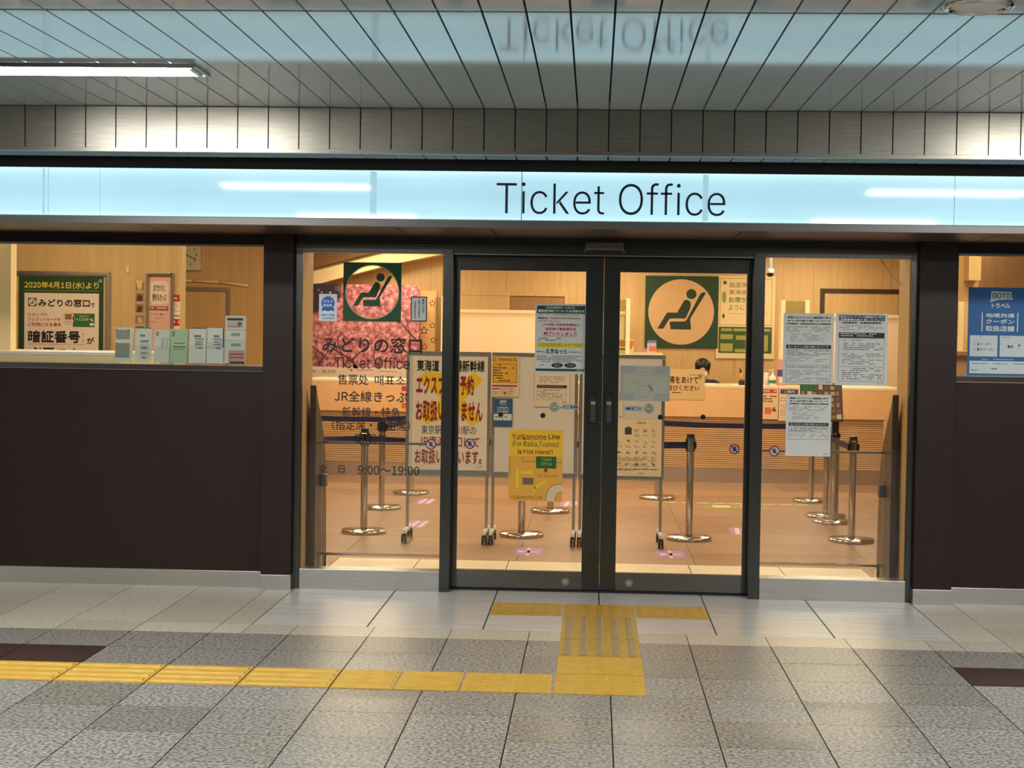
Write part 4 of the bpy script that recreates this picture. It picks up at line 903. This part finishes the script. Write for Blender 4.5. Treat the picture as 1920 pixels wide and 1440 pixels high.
def flower(cx, cy, r, bg=None):
    if bg: sh.disc(cx, cy, r * 1.25, bg, 1)
    for i in range(5):
        a = math.pi / 2 + 2 * math.pi * i / 5; sh.disc(cx + r * .62 * math.cos(a), cy - r * .62 * math.sin(a), r * .26, (178, 60, 42), 2, n=12)
for cx, cy, r in ((810, 568.5, 7), (810.5, 610, 6.5), (813, 638, 7), (796, 650, 7)): flower(cx, cy, r)
flower(795, 620, 8.5, (244, 206, 160))
sh.done('flower_banner', 'narrow tan banner with red five-petal blossoms beside the pink blossom poster', 'banner')
sh = Sheet(YW, (1210, 518, 1346, 652), (26, 62, 34), 0.01); sh.disc(1277, 585, 61, (212, 170, 124), 1, n=56); logo(sh, 1277, 585, 61, (28, 54, 30), 2)
sh.done('green_wall_sign', 'large dark green wall sign with a tan disc and reclining seat figure', 'sign')
sh = Sheet(YW, (1344, 518, 1452, 672), (232, 206, 156), 0.006); sh.frame(1350, 523, 1446, 610, (110, 120, 70), .8, 1); GT = (70, 96, 50)
sh.disc(1358.5, 531, 3.2, (50, 70, 40)); sh.disc(1357.5, 558, 4, (140, 150, 90), 2, 11); sh.poly([(1357, 587), (1360, 594), (1357, 598), (1354, 594)], (50, 80, 50))
sh.text('指定席や', 1366.5, 530, 1412, 540, GT, .0); sh.text('東海道・山', 1366.5, 544, 1420, 553, GT, .0); sh.text('お席が選べ', 1366, 557, 1424, 568, GT, .006); sh.text('ようになり', 1366, 572, 1416, 582, GT, .0); sh.lines(1366, 588, 1440, 592, 1, (180, 160, 110), t=1)
sh.rect(1348.5, 613, 1447, 662, (56, 84, 40), 1)
for x0, y0, x1, y1 in ((1353, 616, 1373, 621), (1376, 616, 1444, 621), (1352, 627, 1375, 636), (1381, 629, 1403, 637), (1352, 644, 1375, 659), (1379, 654, 1404, 660), (1410, 628, 1440, 658)): sh.rect(x0, y0, x1, y1, (160, 160, 84), 2)
sh.done('seat_notice_poster', 'cream and green poster about seats next to the large green wall sign', 'poster')

# ------------------------------------------------------------------ ticket window with leaflets
A = at(12, 660, 0.3); C = at(226, 660, 0.3)
b = MB(); b.box(A.x - 0.4, 0.27, 0, C.x, 1.2, 1.355, 'cream_wall'); b.box(A.x - 0.4, 0.265, 1.355, C.x + 0.004, 1.205, 1.376, 'white'); tag(b.build('window_counter', None, (A.x, 0.3, 0), 0.003), 'low cream counter top behind the ticket window beside the leaflets', 'counter')
def leaflet(px0, px1, ytop, col, label, feats, tiers=1):
    Y = 0.12; A = at(px0, 680, Y); C = at(px1, 680, Y); z0 = 1.3152; z1 = at((px0 + px1) / 2, ytop, Y + 0.03).z; w = C.x - A.x
    t = thing('leaflet_holder', ((A.x + C.x) / 2, Y, z0), label, 'leaflets', 'leaflet holders on the window sill')
    h = z1 - z0; lean = 0.16; sk = 0.035
    def P(u, v, o): return (A.x + w * u - 0.05 * w * v, Y - 0.03 + lean * h * v - o, z0 + 0.004 + (h - 0.004) * v)
    def slab(u0, u1, v0, v1, o0, o1, m, b):
        v = [P(u, q, o) for o in (o0, o1) for u, q in ((u0, v0), (u1, v0), (u1, v1), (u0, v1))]
        b.add(v, [(3, 2, 1, 0), (4, 5, 6, 7), (0, 1, 5, 4), (1, 2, 6, 5), (2, 3, 7, 6), (3, 0, 4, 7)], m)
    b = MB(); slab(0.02, 0.98, 0.02, 1, -0.022, 0.0, ink(col), b)
    for u0, v0, u1, v1, c in feats:
        b.add([P(u0, v0, 0.0006), P(u1, v0, 0.0006), P(u1, v1, 0.0006), P(u0, v1, 0.0006)], [(0, 1, 2, 3)], ink(c))
    part(b, 'leaflets', t)
    b = MB(); slab(0, 1, 0, 0.8, -0.0262, -0.0232, 'acrylic', b); slab(0, 1, 0, 0.5, 0.0014, 0.0034, 'acrylic', b); slab(0, 1, 0, 0.015, -0.0262, 0.0034, 'acrylic', b); part(b, 'holder', t)
G1, G2, BL, PK2 = (150, 154, 146), (120, 122, 116), (50, 52, 56), (206, 150, 140)
def fold(x): return [(x, .42, x + .5, .7, (196, 198, 196)), (x, .69, x + .5, .71, BL), (x + .03, .52, x + .45, .56, (150, 150, 150)), (x + .05, .60, x + .4, .63, (160, 160, 160)), (x + .2, .42, x + .42, .45, (90, 70, 50))]
lf = [(217, 250, 614, (222, 223, 214), 'leaflet holder with grey printed blocks, outermost on the steel sill, by the green-bordered poster', [(.05, .66, .85, .93, G1), (.05, .14, .85, .56, G1), (.05, .9, .12, .95, BL), (.7, .88, .8, .94, BL), (.05, .52, .12, .56, BL)]),
      (254, 285, 614, (218, 222, 215), 'white leaflet holder between the grey-block leaflets and the plain grey leaflets', [(.32, .74, .62, .80, G2), (.34, .12, .86, .62, (204, 206, 202)), (.34, .6, .86, .63, BL), (.5, .12, .7, .17, (110, 60, 40)), (.4, .26, .8, .29, G1), (.4, .4, .75, .45, G1), (0, .97, 1, 1, (110, 130, 100))]),
      (290, 320, 618, (216, 216, 210), 'plain grey leaflet holder with vertical lines of print', [(.12, .8, .3, .94, G1), (.5, .4, .54, .75, G2), (.62, .45, .65, .75, G2), (.78, .4, .82, .78, G1), (.86, .5, .88, .75, G1)]),
      (320, 353, 617, (176, 204, 170), 'pale green leaflet holder on the sill', [(.1, .78, .28, .94, (120, 150, 116)), (.25, .57, .85, .6, (90, 120, 90)), (.22, .47, .88, .5, (60, 84, 60)), (.24, .4, .8, .42, (100, 130, 100))]),
      (355, 388, 615, (218, 223, 221), 'white leaflet holder with a printed panel, next to the pale green one', [(.3, .74, .7, .8, G2)] + fold(.35) + [(0, .98, 1, 1.0, BL)]),
      (389, 421, 615, (220, 225, 225), 'white leaflet holder with a blue edge, next to the taller tiered one', [(.4, .74, .72, .8, G2), (.05, .42, .35, .62, (206, 208, 190))] + fold(.38) + [(.93, .45, 1, 1, (50, 62, 90))]),
      (422, 462, 592, (214, 221, 219), 'tallest leaflet holder with three tiers and a pink panel, beside the pillar', [(.1, .9, .85, .95, (34, 50, 40)), (.1, .75, .85, .88, (196, 190, 184)), (.15, .76, .75, .79, PK2), (.6, .79, .78, .87, (150, 110, 90)), (.02, .70, 1, .71, (130, 136, 132)), (.3, .58, .72, .64, G1), (.02, .50, 1, .52, (214, 218, 214)), (.3, .37, .75, .43, G1), (.2, .06, .95, .29, PK2), (.25, .2, .9, .22, (150, 60, 60)), (.25, .13, .9, .15, (150, 60, 60)), (.25, .01, .95, .06, (44, 40, 60))])]
for a in lf: leaflet(*a)

# things on the side walls behind the leaflets
YS = 1.999
fr = thing('poster_frame', (at(105, 600, YS).x, YS, at(105, 700, YS).z), 'steel snap frame holding a green-bordered poster about card PIN numbers', 'frame')
b = MB(); px_box(-60, 508, 206, 516, YS - 0.02, 0.02, 'alu', b); px_box(198, 516, 206, 732, YS - 0.02, 0.02, 'alu', b); px_box(-60, 732, 206, 740, YS - 0.02, 0.02, 'alu', b); part(b, 'frame', fr, 0.004)
sh = Sheet(YS, (-58, 515, 199, 733), (226, 208, 180), 0.004)
sh.rect(20, 516, 33.5, 600, (204, 186, 70), 1); sh.rect(20, 545, 33.5, 733, (218, 160, 84), 2); sh.frame(8, 575, 24, 600, (130, 60, 40), 1, 3); sh.rect(19, 622, 24.5, 644, (40, 70, 40), 3)
sh.rect(33.5, 516, 198, 733, (28, 66, 30), 1); sh.rect(45, 548, 189, 722, (236, 214, 196), 2)
sh.text('2020年4月1日(水)より', 44.7, 526, 188.5, 541, (214, 196, 70), .012); sh.rect(45, 543, 189, 543.7, (170, 160, 60), 2); sh.text('JR', 187, 520.5, 195, 526.5, (190, 196, 180), .02)
sh.rect(52.5, 557.5, 68.5, 573.5, (30, 46, 30), 3); sh.disc(60.5, 565.5, 7, (236, 214, 196), 4); logo(sh, 60.5, 565.5, 6.6, (30, 46, 30), 5)
sh.text('みどりの窓口', 72, 559, 171.7, 574, INK, .022); sh.text('で', 173, 566, 181, 574, INK, .016); RD2 = (176, 60, 50)
sh.text('ICチップの', 52.5, 586, 90, 592.5, RD2, .01); sh.text('クレジットカードを', 52.5, 595, 115, 601.7, RD2, .012); sh.text('ご利用になる場合', 52.5, 604, 116.7, 611.7, RD2, .012)
sh.rect(139, 586, 181, 611.7, (46, 104, 46), 3); sh.text('CREDIT', 151, 589, 170, 593.3, (190, 196, 160), .0, 4); sh.text('CARD', 151, 594.5, 170, 600, (200, 204, 170), .01, 4); sh.rect(171.7, 604, 179.7, 609, (224, 218, 200), 4); sh.rect(146, 596, 149, 599, (210, 170, 70), 4); sh.poly([(171, 595), (176, 596), (179, 601), (174, 600)], (206, 200, 190), 4)
sh.disc(130, 595, 12.6, (150, 130, 110), 4); sh.poly([(139, 590), (144, 597), (139, 600)], (236, 214, 196), 5); sh.disc(130, 595, 12, (232, 208, 188), 5); sh.rect(123.5, 587, 137, 598, (150, 104, 60), 6); sh.lines(124, 601, 137, 603, 1, (180, 140, 120), t=1.4, lay=6)
sh.text('暗証番号', 52.5, 619, 153, 643, INK, .016)
for i, ch in enumerate('PIN'): sh.text(ch, 157.5 + (0.8 if ch == 'I' else 0), 624 + i * 6, 160.5 - (0.8 if ch == 'I' else 0), 627.5 + i * 6, INK, .0)
sh.text('が', 166, 631, 180, 644, INK, .016); sh.rect(52, 645, 163, 645.8, (200, 90, 70), 3); sh.text('必要です', 57, 651, 150, 676, INK, .024); sh.child('poster', fr)
sh = Sheet(YS, (252.5, 522, 271, 660), (196, 160, 120)); 
for i in range(6): sh.rect(254, 528 + i * 21, 269.5, 544 + i * 21, random.choice([(150, 110, 80), (120, 84, 60), (170, 130, 96)]), 1); sh.poly([(255 + random.uniform(0, 4), 543 + i * 21), (258 + random.uniform(0, 3), 530 + i * 21), (267, 534 + i * 21), (265 + random.uniform(0, 3), 543 + i * 21)], random.choice([(90, 60, 44), (200, 170, 130), (70, 50, 40)]), 2)
sh.poly([(254, 524), (268, 526), (264, 538), (258, 542)], (220, 190, 110), 3); sh.done('picture_strip', 'narrow strip of brown pictures on the side wall beside the pink framed poster', 'poster')
fr = thing('poster_frame', (at(300, 600, YS).x, YS, at(300, 700, YS).z), 'steel frame with a pale pink poster on the side wall above the leaflets', 'frame')
b = MB(); px_box(273.5, 511, 277, 720, YS - 0.03, 0.03, 'alu', b); px_box(320, 511, 324, 720, YS - 0.03, 0.03, 'alu', b); px_box(277, 511, 320, 516, YS - 0.03, 0.03, 'alu', b); part(b, 'frame', fr, 0.004)
sh = Sheet(YS, (276.5, 516, 320.5, 718), (218, 168, 150), 0.004); sh.poly([(281, 530), (286, 526), (311, 526), (316, 531), (316, 566), (311, 570), (286, 570), (281, 565)], (230, 200, 182), 1)
sh.text('おでかけに', 287, 533, 309, 546, (70, 56, 60), .012); sh.text('便利なきっぷ', 285, 550, 312, 564, (70, 56, 60), .012); sh.rect(280, 574, 316, 582, (140, 80, 80), 1); sh.lines(283, 576, 313, 580, 1, (220, 180, 170), t=2.4, lay=2)
sh.lines(281, 588, 308, 640, 7, (190, 110, 90), t=1.6); sh.poly([(302, 586), (304, 591), (300, 591)], (190, 100, 80)); sh.child('poster', fr)
sh = Sheet(YS, (323, 551, 338, 690), (240, 214, 180)); RR = (186, 40, 34); sh.rect(324, 551.5, 337, 565, RR, 1); sh.lines(325, 557, 336, 562, 1, (240, 190, 180), t=3.4, lay=2); sh.lines(324, 569, 336, 586, 4, (170, 140, 110), t=1.4); sh.rect(323.5, 591, 337, 593, (120, 90, 60), 1); sh.rect(324, 598, 337, 611, RR, 1); sh.lines(325, 601, 336, 608, 1, (240, 190, 180), t=5, lay=2); sh.done('red_white_strip', 'narrow cream strip with red blocks at the corner of the side wall', 'poster')
c = at(240, 506, 2.0); b = MB(); b.box(c.x - 0.01, 1.988, c.z - 0.022, c.x + 0.01, 2.0, c.z + 0.022, 'cream_wall'); tag(b.build('wall_tag', None, (c.x, 2.0, c.z), 0.002), 'tiny cream tag on the side wall above the poster frames', 'tag')
# clock, board and conduit on the wall behind
c = at(349, 477.5, 5.0); r = 0.142; t = thing('wall_clock', (c.x, 5.0, c.z), 'square cream wall clock partly hidden by the wall corner, hands near twenty past six', 'clock')
b = MB(); b.box(c.x - r, 4.96, c.z - r, c.x + r, 5.0, c.z + r, mat('clock_case', (206, 200, 170), 0.4)); part(b, 'case', t, 0.006)
b = MB(); b.box(c.x - r + .012, 4.958, c.z - r + .012, c.x + r - .012, 4.9595, c.z + r - .012, ink((212, 206, 176)))
for h_ in range(1, 13):
    a = math.radians(90 - 30 * h_); vs, fs = text_mesh(str(h_), .01); wd = .026 if h_ > 9 else .015
    b.add([(c.x + .103 * math.cos(a) + (v[0] - .5) * wd, 4.9575, c.z + .103 * math.sin(a) + (v[1] - .5) * .024) for v in vs], fs, ink(INK))
part(b, 'dial', t)
def hand(ang, ln, w, y, nm):
    d = Vector((math.cos(math.radians(ang)), 0, math.sin(math.radians(ang)))); n_ = Vector((-d.z, 0, d.x)) * w / 2; o = Vector((c.x, y, c.z)); p = o - d * ln * .25; q = o + d * ln
    b = MB(); v = [p - n_, q - n_ * .6, q + n_ * .6, p + n_]; b.add(v + [x + Vector((0, -.001, 0)) for x in v], [(0, 1, 2, 3), (7, 6, 5, 4), (0, 4, 5, 1), (1, 5, 6, 2), (2, 6, 7, 3), (3, 7, 4, 0)], ink(INK)); part(b, nm, t)
hand(-97, .085, .011, 4.955, 'hour_hand'); hand(-23, .115, .008, 4.9525, 'minute_hand')
t = thing('wall_board', (at(385, 600, 5.0).x, 5.0, at(385, 700, 5.0).z), 'blank cream board in a steel frame on the wall below the clock', 'board')
b = MB(); px_box(250, 546, 424, 720, 4.985, 0.015, 'maple', b); part(b, 'panel', t)
b = MB(); px_box(250, 538, 430, 546, 4.975, 0.025, 'alu', b); px_box(423, 546, 430, 714, 4.975, 0.025, 'alu', b); px_box(250, 714, 430, 720, 4.975, 0.025, 'alu', b); part(b, 'frame', t, 0.004)
b = MB(); pts = [at(x, y, 4.985) for x, y in ((300, 526), (360, 526.5), (410, 529), (466, 536))]; b.tube([tuple(p) for p in pts], 0.011, 'cream_wall', 8); tag(b.build('cable_conduit', None, tuple(pts[0])), 'thin cream cable conduit running under the clock', 'conduit')
b = MB(); px_box(484, 535, 496, 760, 5.62, 0.06, 'finwood', b); px_box(472, 520, 500, 536, 5.62, 0.06, 'maple', b); struct(b.build('trim_12'))

# blue coupon poster in the far ticket window
sh = Sheet(0.0257, (1816, 540.5, 1932, 703.5), (36, 98, 160), 0.001); coupon(sh, 1816, 540.5, 116, True); sh.done('coupon_poster', 'big blue coupon poster in the ticket window at the edge of the shop front', 'poster')
t = thing('side_counter', (at(1800, 660, 1.0).x, 1.2, 0), 'tan counter seen beside the blue coupon poster', 'counter')
A = at(1780, 660, 1.0).x; b = MB(); b.box(A, 1.0, 0, A + 1.2, 1.5, 1.43, 'salmon'); part(b, 'body', t); b = MB(); b.box(A, 0.99, 1.43, A + 1.2, 1.5, 1.46, 'maple'); part(b, 'worktop', t, 0.003)
A = at(1797, 600, 1.2); C = at(1807, 600, 1.2); b = MB(); b.box(A.x, 1.2, 1.4605, C.x, 1.24, at(1802, 566, 1.2).z, 'cream_wall'); tag(b.build('counter_post', None, (A.x, 1.2, 1.4605), 0.003), 'pale post standing on the tan counter beside the blue coupon poster', 'post')

# ------------------------------------------------------------------ things on and behind the counter
ZT = 1.0272
def bottle(px, Y, label):
    c = at(px, 700, Y); t = thing('pump_bottle', (c.x, Y, ZT), label, 'bottle')
    b = MB(); b.lathe([(0.0005, ZT), (0.034, ZT), (0.036, ZT + .006), (0.036, ZT + .085), (0.03, ZT + .1), (0.014, ZT + .112), (0.0005, ZT + .113)], c.x, Y, 'white', 24); part(b, 'body', t)
    b = MB(); b.lathe([(0.0365, ZT + .025), (0.0367, ZT + .026), (0.0367, ZT + .06), (0.0365, ZT + .061)], c.x, Y, ink((60, 130, 80)), 24); part(b, 'label_band', t)
    b = MB(); b.lathe([(0.013, ZT + .111), (0.013, ZT + .13), (0.005, ZT + .132), (0.005, ZT + .16), (0.012, ZT + .162), (0.012, ZT + .172), (0.0005, ZT + .174)], c.x, Y, 'white', 16); b.box(c.x - .04, Y - .006, ZT + .16, c.x, Y + .006, ZT + .17, 'white'); part(b, 'pump', t)
bottle(1449, 7.75, 'white pump bottle with a green band standing on the counter')
c = at(1437.5, 700, 7.8); b = MB(); b.lathe([(0.0005, ZT), (0.03, ZT), (0.03, ZT + .12), (0.026, ZT + .135), (0.0005, ZT + .137)], c.x, 7.8, 'white', 24); tag(b.build('wipes_tub', None, (c.x, 7.8, ZT)), 'plain white tub beside the pump bottle on the counter', 'tub')
A = at(1458, 700, 7.8); C = at(1472, 700, 7.8); b = MB(); z1 = at(1465, 674, 7.8).z; b.box(A.x, 7.78, ZT, C.x, 7.84, z1, ink((210, 150, 150))); b.box(A.x - .001, 7.779, ZT + .1, C.x + .001, 7.841, ZT + .17, ink((70, 74, 160))); b.box(A.x + .01, 7.779, ZT + .03, C.x - .01, 7.7795, ZT + .09, ink((230, 214, 200))); tag(b.build('tissue_box', None, (A.x, 7.8, ZT), 0.002), 'upright pink and blue box on the counter beside the pump bottle', 'box')
c = at(1391, 715, 7.8); t = thing('pen_pot', (c.x, 7.8, ZT), 'black pen pot with an orange and black pen on the counter', 'pen pot')
b = MB(); b.lathe([(0.0005, ZT), (0.034, ZT), (0.036, ZT + .055), (0.03, ZT + .055), (0.028, ZT + .01), (0.0005, ZT + .008)], c.x, 7.8, 'blackplastic', 20); part(b, 'pot', t)
b = MB(); b.cyl((c.x + .008, 7.8, ZT + .012), (c.x - .012, 7.8, ZT + .13), .014, ink((216, 130, 50)), 12); b.cyl((c.x - .012, 7.8, ZT + .13), (c.x - .024, 7.8, ZT + .18), .013, 'blackplastic', 12, .006); part(b, 'pen', t)
for i, (p0, p1, lb) in enumerate(((1319, 1340, 'small stack of white paper on the counter before the clerk'), (1345, 1372, 'flat cream paper pad on the counter beside the pen pot'))):
    A = at(p0, 718, 7.75); C = at(p1, 718, 7.75); b = MB(); b.box(A.x, 7.65, ZT, C.x, 7.9, ZT + .012, ink((232, 226, 214) if i == 0 else (226, 200, 160))); tag(b.build('paper_stack', None, (A.x, 7.75, ZT), 0.001), lb, 'paper')
A = at(1150, 640, 8.5); C = at(1242, 640, 8.5); zc = at(1195, 661.5, 8.5).z
b = MB(); b.box(A.x, 8.5, 0, C.x, 8.8, zc - 0.02, 'maple'); b.box(A.x - .005, 8.495, zc - .02, C.x + .005, 8.8, zc, 'cream_wall'); tag(b.build('cabinet', None, (A.x, 8.5, 0), 0.003), 'beige cabinet behind the counter, hidden up to its top by a whiteboard', 'cabinet')
A = at(1130, 645, 8.6); C = at(1188.5, 645, 8.6); b = MB(); z1 = at(1165, 636, 8.6).z; xl = at(1152, 645, 8.6).x
b.box(xl, 8.6, zc, C.x, 8.68, z1, ink((234, 214, 180))); b.box(xl + .004, 8.5985, zc + .07, C.x - .004, 8.6, z1 - .012, ink((214, 140, 40))); b.box(xl + .02, 8.598, zc + .03, C.x - .08, 8.6, zc + .045, ink((90, 80, 70))); b.box(C.x - .05, 8.5975, zc + .04, C.x - .02, 8.6, zc + .1, ink((200, 120, 30)))
tag(b.build('small_sign_box', None, (xl, 8.6, zc), 0.001), 'cream card box with an orange picture on top of the beige cabinet', 'box')
c = at(1222, 650, 8.6); b = MB(); z1 = at(1222, 638, 8.6).z; h = z1 - zc
b.box(c.x - .05, 8.58, zc, c.x + .05, 8.63, zc + h * .78, ink((206, 190, 214))); b.prism([(c.x - .05, zc + h * .78), (c.x + .05, zc + h * .78), (c.x + .054, zc + h), (c.x - .044, zc + h)], 'y', 8.595, 8.612, ink((120, 128, 190))); b.box(c.x - .03, 8.5785, zc + .02, c.x + .045, 8.58, zc + .075, ink((216, 120, 110)))
tag(b.build('gift_bag', None, (c.x, 8.6, zc), 0.003), 'small lilac and pink bag on top of the beige cabinet', 'bag')
c = at(1444, 513, 7.5); t = thing('security_camera', (c.x, 7.5, c.z), 'black dome camera on a white stem hanging by the wall poster', 'camera')
b = MB(); b.cyl((c.x, 7.5, c.z + .045), (c.x, 7.5, 2.659), .022, 'white', 14); b.lathe([(0.0005, c.z + .05), (0.04, c.z + .05), (0.042, c.z + .01), (0.036, c.z + .004), (0.0005, c.z + .004)], c.x, 7.5, 'white', 20); part(b, 'mount', t)
b = MB(); b.lathe([(0.036, c.z + .006), (0.035, c.z - .012), (0.024, c.z - .03), (0.0005, c.z - .036)], c.x, 7.5, 'blackplastic', 20); part(b, 'dome', t)

# the clerk
CX, CY = at(1316, 690, 8.85).x, 8.85
def capsule(b, p, q, r0, r1, m):
    p = (CX + p[0], CY + p[1], p[2]); q = (CX + q[0], CY + q[1], q[2]); b.cyl(p, q, r0, m, 16, r1); b.ball(p, r0, m); b.ball(q, r1, m)
def blend(o, vox, it=6):
    r = o.modifiers.new('remesh', 'REMESH'); r.mode = 'VOXEL'; r.voxel_size = vox; r.use_smooth_shade = True
    s_ = o.modifiers.new('smooth', 'SMOOTH'); s_.iterations = it; s_.factor = 0.5; return o
pr = thing('person', (CX, CY, 0), 'person with short black hair, white face mask and dark jacket seated behind the counter', 'person')
b = MB()
capsule(b, (0, .02, .53), (0, -.02, .80), .135, .14, 'skin'); capsule(b, (-.11, -.03, .96), (.11, -.03, .96), .085, .085, 'skin'); capsule(b, (0, -.02, .80), (0, -.03, .92), .14, .12, 'skin')
capsule(b, (0, -.04, .95), (0, -.085, 1.07), .058, .052, 'skin')
b.ball((CX, CY - .105, 1.175), (.074, .092, .108), 'skin'); b.ball((CX, CY - .14, 1.125), (.054, .06, .072), 'skin'); b.ball((CX, CY - .208, 1.14), (.013, .018, .02), 'skin')
for s_ in (-1, 1):
    b.ball((CX + s_ * .077, CY - .1, 1.145), (.011, .02, .031), 'skin')
    capsule(b, (s_ * .175, -.03, .965), (s_ * .225, -.13, .69), .05, .04, 'skin'); capsule(b, (s_ * .225, -.13, .69), (s_ * .11, -.33, .665), .038, .026, 'skin')
    hx, hy, hz = s_ * .095, -.36, .66; capsule(b, (hx + s_ * .01, hy + .02, hz), (hx - s_ * .02, hy - .03, hz - .005), .026, .024, 'skin')
    for k, ln in enumerate((.062, .07, .066, .052)):
        fx = hx + s_ * (.006 - .016 * k); fy = hy - .035 + (.006 * abs(k - 1.3)); capsule(b, (fx, fy, hz), (fx - s_ * .006, fy - ln * .55, hz + .004), .0085, .008, 'skin'); capsule(b, (fx - s_ * .006, fy - ln * .55, hz + .004), (fx - s_ * .01, fy - ln, hz - .016), .008, .007, 'skin')
    capsule(b, (hx - s_ * .02, hy, hz), (hx - s_ * .05, hy - .025, hz + .002), .0095, .0085, 'skin'); capsule(b, (hx - s_ * .05, hy - .025, hz + .002), (hx - s_ * .055, hy - .05, hz - .004), .0085, .0075, 'skin')
    capsule(b, (s_ * .09, .02, .53), (s_ * .12, -.38, .53), .085, .058, 'skin'); capsule(b, (s_ * .12, -.38, .53), (s_ * .12, -.33, .1), .056, .038, 'skin'); capsule(b, (s_ * .12, -.31, .045), (s_ * .125, -.46, .035), .038, .03, 'skin')
blend(part(b, 'body', pr), .0075)
b = MB(); b.ball((CX, CY - .088, 1.19), (.083, .096, .108), 'hair', 24, 16); b.ball((CX, CY - .05, 1.15), (.078, .07, .1), 'hair', 24, 14); b.ball((CX - .02, CY - .135, 1.225), (.07, .07, .062), 'hair'); b.ball((CX + .03, CY - .132, 1.215), (.062, .07, .064), 'hair'); b.ball((CX, CY - .11, 1.2), (.088, .085, .1), 'hair')
blend(part(b, 'hair', pr), .007, 3)
b = MB()
capsule(b, (0, .02, .56), (0, -.02, .80), .15, .155, 'suit'); capsule(b, (-.13, -.03, .955), (.13, -.03, .955), .1, .1, 'suit'); capsule(b, (0, -.02, .80), (0, -.03, .95), .155, .13, 'suit')
for s_ in (-1, 1): capsule(b, (s_ * .18, -.03, .965), (s_ * .228, -.13, .69), .066, .053, 'suit'); capsule(b, (s_ * .228, -.13, .69), (s_ * .128, -.3, .668), .052, .038, 'suit')
blend(part(b, 'jacket', pr), .009)
b = MB()
for s_ in (-1, 1): capsule(b, (s_ * .09, .02, .53), (s_ * .12, -.38, .53), .098, .07, 'suit'); capsule(b, (s_ * .12, -.38, .53), (s_ * .12, -.335, .12), .068, .052, 'suit')
blend(part(b, 'trousers', pr), .01)
b = MB()
for s_ in (-1, 1): capsule(b, (s_ * .12, -.30, .05), (s_ * .126, -.47, .04), .046, .038, 'blackplastic')
blend(part(b, 'shoes', pr), .008)
b = MB(); b.ball((CX, CY - .152, 1.108), (.056, .066, .052), 'white', 20, 12); part(b, 'face_mask', pr)
b = MB()
for s_ in (-1, 1): b.ball((CX + s_ * .031, CY - .19, 1.168), (.012, .006, .006), 'blackplastic', 12, 8)
part(b, 'eyes', pr)
st = thing('stool', (CX, CY + .03, 0), 'round black stool under the seated clerk', 'stool')
b = MB(); b.lathe([(0.0005, .40), (.17, .40), (.18, .41), (.18, .435), (.165, .444), (0.0005, .446)], CX, CY + .03, 'blackplastic', 32); part(b, 'seat', st)
b = MB(); b.lathe([(.025, .02), (.025, .401)], CX, CY + .03, 'chrome', 16); part(b, 'pole', st)
b = MB(); b.lathe([(0.0005, 0), (.2, 0), (.2, .012), (.03, .03), (0.0005, .03)], CX, CY + .03, 'chrome', 32); part(b, 'base', st)

# ------------------------------------------------------------------ stickers on the office floor
def floor_sticker(x, y, w, d, label, rot=0.0, kind='person'):
    b = MB(); c_, s_ = math.cos(rot), math.sin(rot)
    def q(pts, z, col): b.add([(x + u * c_ - v * s_, y + u * s_ + v * c_, z) for u, v in pts], [tuple(range(len(pts)))], ink(col, 0.4))
    q([(-w/2, -d/2), (w/2, -d/2), (w/2, d/2), (-w/2, d/2)], .0005, (176, 130, 190)); WH = (236, 208, 220)
    if kind == 'person':
        q([(-.012, -d/2), (.012, -d/2), (.012, d/2), (-.012, d/2)], .0008, WH)
        q([(-w*.40, -d*.12), (-w*.34, -d*.16), (-w*.16, -d*.13), (-w*.12, 0), (-w*.16, d*.13), (-w*.34, d*.16), (-w*.40, d*.12), (-w*.36, 0)], .0008, WH)
        q([(-w*.04, -d*.16), (w*.12, -d*.15), (w*.42, -d*.17), (w*.42, -d*.06), (w*.2, 0), (w*.42, d*.06), (w*.42, d*.17), (w*.12, d*.15), (-w*.04, d*.16)], .0008, (222, 170, 200))
    else:
        for k in (-.3, .12): q([(w * k, -d/2), (w * k + .035, -d/2), (w * k + .055, d/2), (w * k + .02, d/2)], .0008, WH)
    tag(b.build('floor_sticker', None, (x, y, .0003)), label, 'sticker', 'lilac waiting stickers on the office floor')
floor_sticker(-.491, 1.84, .2, .40, 'lilac floor sticker below the yellow poster, just past the cream threshold')
floor_sticker(.507, 1.86, .2, .40, 'lilac floor sticker below the cream instruction sheet, just past the cream threshold')
floor_sticker(-1.563, 5.1, .16, .42, 'lilac striped floor sticker deep in the office behind the lettered pane', 0, 's')
floor_sticker(-1.44, 3.35, .16, .42, 'lilac striped floor sticker beside the castor of the red lettered whiteboard', 0, 's')
floor_sticker(-.256, 5.12, .16, .42, 'lilac striped floor sticker seen beside the foot of the yellow poster', 0, 's')
floor_sticker(1.12, 3.32, .16, .42, 'lilac striped floor sticker at the closing edge of the second door leaf', 0, 's')
b = MB(); z = .0006
for i in range(9): b.box(.62 + i * .15, 5.42, .0002, .62 + i * .15 + .11, 5.48, z, ink((214, 206, 140), .4))
b.box(.95, 5.0, .0002, 1.55, 5.35, z, ink((150, 150, 90), .4))
for cx in (1.12, 1.38): b.box(cx - .08, 5.1, z, cx + .08, 5.25, z + .0003, ink((232, 214, 160), .4))
tag(b.build('floor_strip', None, (1.2, 5.3, 0)), 'pale green dashed waiting line on the office floor before the counter', 'sticker')
